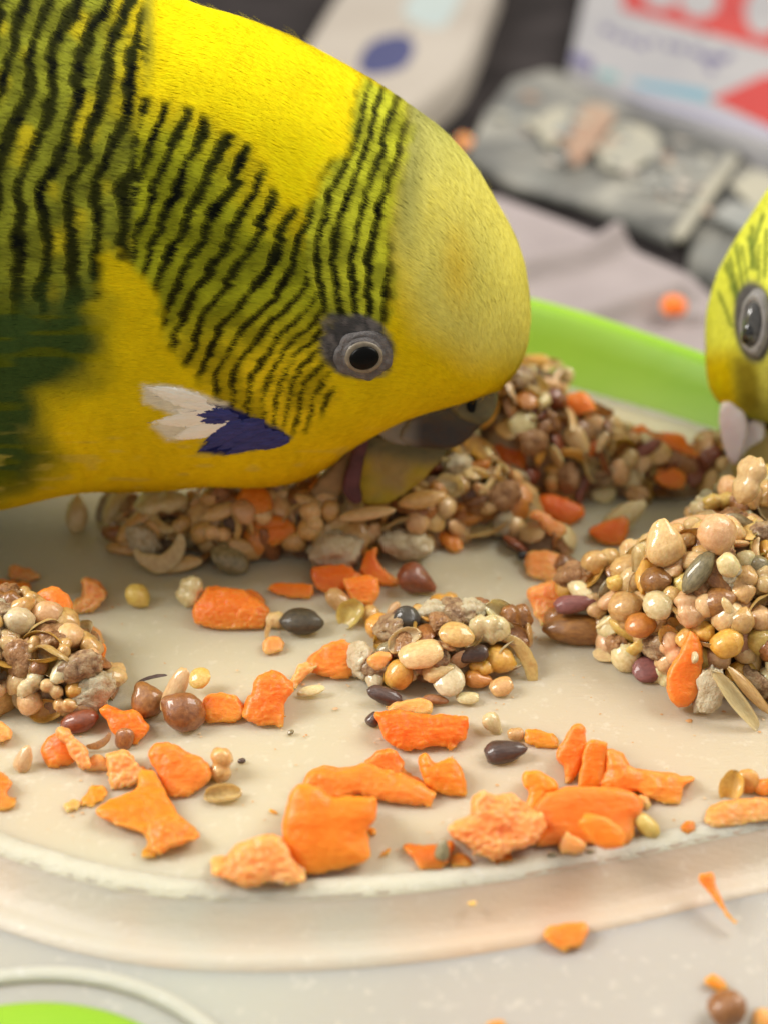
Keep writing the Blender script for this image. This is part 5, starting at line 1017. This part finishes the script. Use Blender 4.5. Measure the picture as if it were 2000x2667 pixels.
h('drop', 'reddish brown', 1088, 1512, 110, 72, -28, 'reddish brown drop seed lying before the heap under the bird', th=60)
h('pointed', 'cream', 1620, 1350, 150, 60, 35, 'long pale kernel between the rear heap and the right clump')
h('lobed', 'beige', 1950, 1250, 130, 80, 70, 'tan kernel held up against the second bird\'s bill', d=.4)
h('lens', 'beige', 1880, 1208, 40, 30, 60, 'pale bead at the tip of the second bird\'s pink cere', d=.1)
h('husk', 'beige', 1170, 1265, 60, 76, 70, 'pale husk leaning near the tip of the big bird\'s bill', th=40, d=.2)
h('pointed', 'tan', 1100, 1300, 130, 50, 10, 'tan kernel lying below the big bird\'s chin', d=.2)
h('lens', 'beige', 955, 1338, 150, 40, 8, 'long pale husk under the big bird\'s tongue', th=24, d=.25)
h('clod', 'grey-white mash', 880, 1430, 130, 110, 20, 'large grey-white mash lump at the front of the heap under the bird', d=.1)
h('clod', 'grey-white mash', 1060, 1420, 120, 80, -20, 'second grey-white mash lump right of the first under the bird', d=.08)
h('husk', 'beige', 1260, 1360, 130, 80, 200, 'open tan shell half-filled at the front of the rear heap', th=60, d=.1)
h('millet', 'black', 1358, 1446, 28, 28, 0, 'tiny black round seed at the front of the rear heap', d=.05)

# --- mash core and scattered seeds of each clump
MINFO = {'right': ('the right clump', 150, M_mashd, ['tan', 'tan', 'cream', 'yellow', 'golden', 'brown', 'beige', 'beige', 'peach', 'peach', 'olive grey']),
         'centre': ('the centre clump', 26, M_mash, ['tan', 'beige', 'cream', 'golden', 'brown', 'peach']),
         'left': ('the left clump', 60, M_mash, ['tan', 'peach', 'golden', 'pale grey', 'brown', 'beige', 'tan']),
         'under': ('the under-bird heap', 120, M_mashd, ['tan', 'beige', 'brown', 'peach', 'tan', 'peach', 'amber', 'beige']),
         'back': ('the rear heap', 175, M_mash, ['tan', 'beige', 'brown', 'beige', 'amber', 'peach', 'cream', 'golden', 'reddish brown'])}
SC = []
for key, (nm, cnt, mm, tones) in MINFO.items():
    b0, b1 = MOUNDS[key]; bs = BUMPS[b0:b1]
    x0 = min(b[0]-b[2] for b in bs)-.1; x1 = max(b[0]+b[2] for b in bs)+.1; y0 = min(b[1]-b[3] for b in bs)-.1; y1 = max(b[1]+b[3] for b in bs)+.1
    nx_, ny_ = int((x1-x0)/0.035), int((y1-y0)/0.035); X, Y = np.meshgrid(np.linspace(x0, x1, nx_), np.linspace(y0, y1, ny_), indexing='ij')
    Hh = terr(X, Y, (b0, b1)); P3 = np.stack([X, Y, Hh], -1)
    Z = Hh*0.94+np.where(Hh > 0.02, 0.11*fbm(P3, 2.4, 3)+0.07*vn3(P3, 7, 5), 0)-0.06
    Z = np.where(Hh <= 0.02, -0.08, Z); P3[..., 2] = Z; F = grid_faces(nx_, ny_); ok = (Z.ravel()[F] > -0.075).any(1); F = F[ok]
    us = np.unique(F); mp_ = np.zeros(Z.size, int); mp_[us] = np.arange(len(us)); V = P3.reshape(-1, 3)[us]; oc = V.mean(0); oc[2] = 0
    o = obj('seed_mash', mesh_data('seed_mash', V, mp_[F], mm, origin=oc), loc=oc); tag(o, 'wet brown-grey mash binding the seeds of '+nm, 'mash')
    pts = []; tries = 0
    while len(pts) < cnt and tries < 20000:
        tries += 1; x = random.uniform(x0, x1); y = random.uniform(y0, y1); z = float(terr(np.array(x), np.array(y), (b0, b1)))
        if z < 0.03: continue
        if z < float(terr(np.array(x), np.array(y)))-0.08: continue
        e = 0.03; gx_ = (float(terr(np.array(x+e), np.array(y), (b0, b1)))-z)/e; gy_ = (float(terr(np.array(x), np.array(y+e), (b0, b1)))-z)/e
        n_ = np.array([-gx_, -gy_, 1.0]); n_ /= np.linalg.norm(n_)
        p = np.array([x, y, z]); 
        if np.dot(n_, -FW) < -0.05: continue
        uv = project(p[None])[0]
        if uv[0] < -60 or uv[0] > 2060: continue
        if key in ('under', 'back') and float(sdf(np.array([uv[0]]), np.array([uv[1]]), BIRDPOLY)[0]) > 45: continue
        if any((uv[0]-a)**2+(uv[1]-b)**2 < (r_*0.75)**2 for a, b, r_ in OCC): continue
        d_ = random.uniform(0.125, 0.20)
        if any(np.linalg.norm(p-q_) < d_ for q_ in pts): continue
        pts.append(p); SC.append([key, p, n_, uv, tones, nm])
KP = {'right': ['millet']*5+['lobed', 'lobed', 'drop', 'pointed', 'lens', 'lens', 'husk', 'husk', 'clod', 'horn'], 'centre': ['lens', 'husk', 'lobed', 'husk', 'clod'], 'left': ['millet', 'lobed', 'lobed', 'lens', 'husk', 'husk', 'drop', 'clod'],
      'under': ['husk', 'husk', 'lens', 'drop', 'millet', 'horn', 'clod', 'pointed', 'lens', 'lens', 'lobed'], 'back': ['husk', 'husk', 'lens', 'drop', 'pointed', 'angular', 'clod', 'husk', 'lens', 'lens', 'horn']}
KW = {'clod': 'lump', 'millet': 'round seed', 'pointed': 'pointed kernel', 'drop': 'drop-shaped seed', 'lens': 'flat seed', 'lobed': 'swollen grain', 'angular': 'angular grain', 'ribbed': 'ribbed seed', 'rod': 'blunt seed', 'husk': 'open husk', 'horn': 'curled husk'}
recs = []
for key, p, n_, uv, tones, nm in SC:
    kind = random.choice(KP[key]); tone = random.choice(tones); s_ = random.uniform(0.19, 0.31)*(1.05 if key in ('under', 'back') else 1.0)
    if kind == 'clod': tone = random.choice(['brown mash', 'grey-white mash', 'rusty mash', 'rusty mash', 'brown mash']); s_ *= 1.1
    L, W_, T_ = {'clod': (s_*1.25, s_, s_*.85), 'millet': (s_*1.1, s_, s_*.95), 'pointed': (s_*1.9, s_*.75, s_*.6), 'drop': (s_*1.4, s_*.9, s_*.65), 'lens': (s_*1.3, s_*1.1, s_*.4), 'lobed': (s_*1.3, s_*1.0, s_*.9), 'angular': (s_*1.1, s_*.9, s_*.8), 'husk': (s_*1.5, s_, s_*.9), 'horn': (s_*1.5, s_*1.3, s_*.9)}[kind]
    X = np.array([random.gauss(0, 1), random.gauss(0, 1), random.gauss(0, .5)]); X -= n_*np.dot(X, n_)*0.75
    Zn = n_+0.5*np.array([random.gauss(0, 1) for _ in range(3)]); C = p+n_*(T_*0.22)
    o = put(kind, tone, C, X, Zn, (L, W_, T_), None, 'husk' if kind in ('husk', 'horn') else 'mash lump' if kind == 'clod' else 'seed')
    recs.append((key, nm, kind, tone, s_, uv, o))
# labels: size, tone, kind, clump and the stretch of it where the seed sits
from collections import defaultdict
ext = defaultdict(list)
for r_ in recs: ext[r_[0]].append(r_[5])
def sector(key, uv):
    a = np.array(ext[key]); fx = (uv[0]-a[:, 0].min())/(np.ptp(a[:, 0])+1); fy = (uv[1]-a[:, 1].min())/(np.ptp(a[:, 1])+1)
    hx = ['far left', 'left', 'middle', 'right', 'far right'][min(4, int(fx*5))]; vy = ['crest', 'upper slope', 'lower slope', 'foot'][min(3, int(fy*4))]
    return hx, vy
groups_ = defaultdict(list)
for key, nm, kind, tone, s_, uv, o in recs:
    hx, vy = sector(key, uv); sz = 'small ' if s_ < .235 else ('large ' if s_ > .28 else '')
    groups_[(f'{sz}{tone} {KW[kind]}', f'{vy} of {nm}, {hx}')].append((uv, o))
    o['group'] = 'seeds and husks of '+nm
ORD = ['leftmost', 'second', 'third', 'fourth', 'fifth', 'sixth']
for (a, b), lst in groups_.items():
    lst.sort(key=lambda t: t[0][0])
    for i_, (uv, o) in enumerate(lst):
        o['label'] = f'{a}, {b}' if len(lst) == 1 else f'{a}, {ORD[i_]}'+(' from left' if i_ else '')+f', {b}'

# --- crumbs, grit and wet flecks too small to count
V = []; F = []
for k in range(520):
    px = random.uniform(-20, 2020); py = random.uniform(1330, 2290)
    if random.random() < 0.4 and OCC:
        a_ = random.choice(OCC); px = a_[0]+random.gauss(0, 1)*(a_[2]+30); py = a_[1]+a_[2]*0.5+abs(random.gauss(0, 22))
    p = on_z(px, py, 0.003)
    if terr(p[0], p[1]) > 0 or abs(p[0]) > 6: continue
    if np.hypot(*(p[:2]-ctr)) > 4.9 and p[1] < 9.4 and py > 2150: continue
    s_ = random.uniform(0.005, 0.016)*(2.2 if random.random() < 0.06 else 1); i0 = len(V); m_ = 6; q0 = random.uniform(0, 6)
    for i in range(m_): a_ = q0+i*2*math.pi/m_; rr = s_*random.uniform(0.6, 1.2); V.append((p[0]+rr*math.cos(a_)*1.3, p[1]+rr*math.sin(a_), 0.012+p[2]*0))
    V.append((p[0], p[1], 0.012+s_*0.7)); F += [[i0+i, i0+(i+1) % m_, i0+m_] for i in range(m_)]
M_crumb = simple_mat('food_dust', (0.50, 0.22, 0.06), (0.62, 0.50, 0.32), 4, 0.5, 0.0)
o = obj('food_crumbs', mesh_data('food_crumbs', V, F, M_crumb, origin=(0, 12, 0)), loc=(0, 12, 0)); tag(o, 'fine crumbs and grit strewn over the pale board', 'crumbs', None, 'stuff')
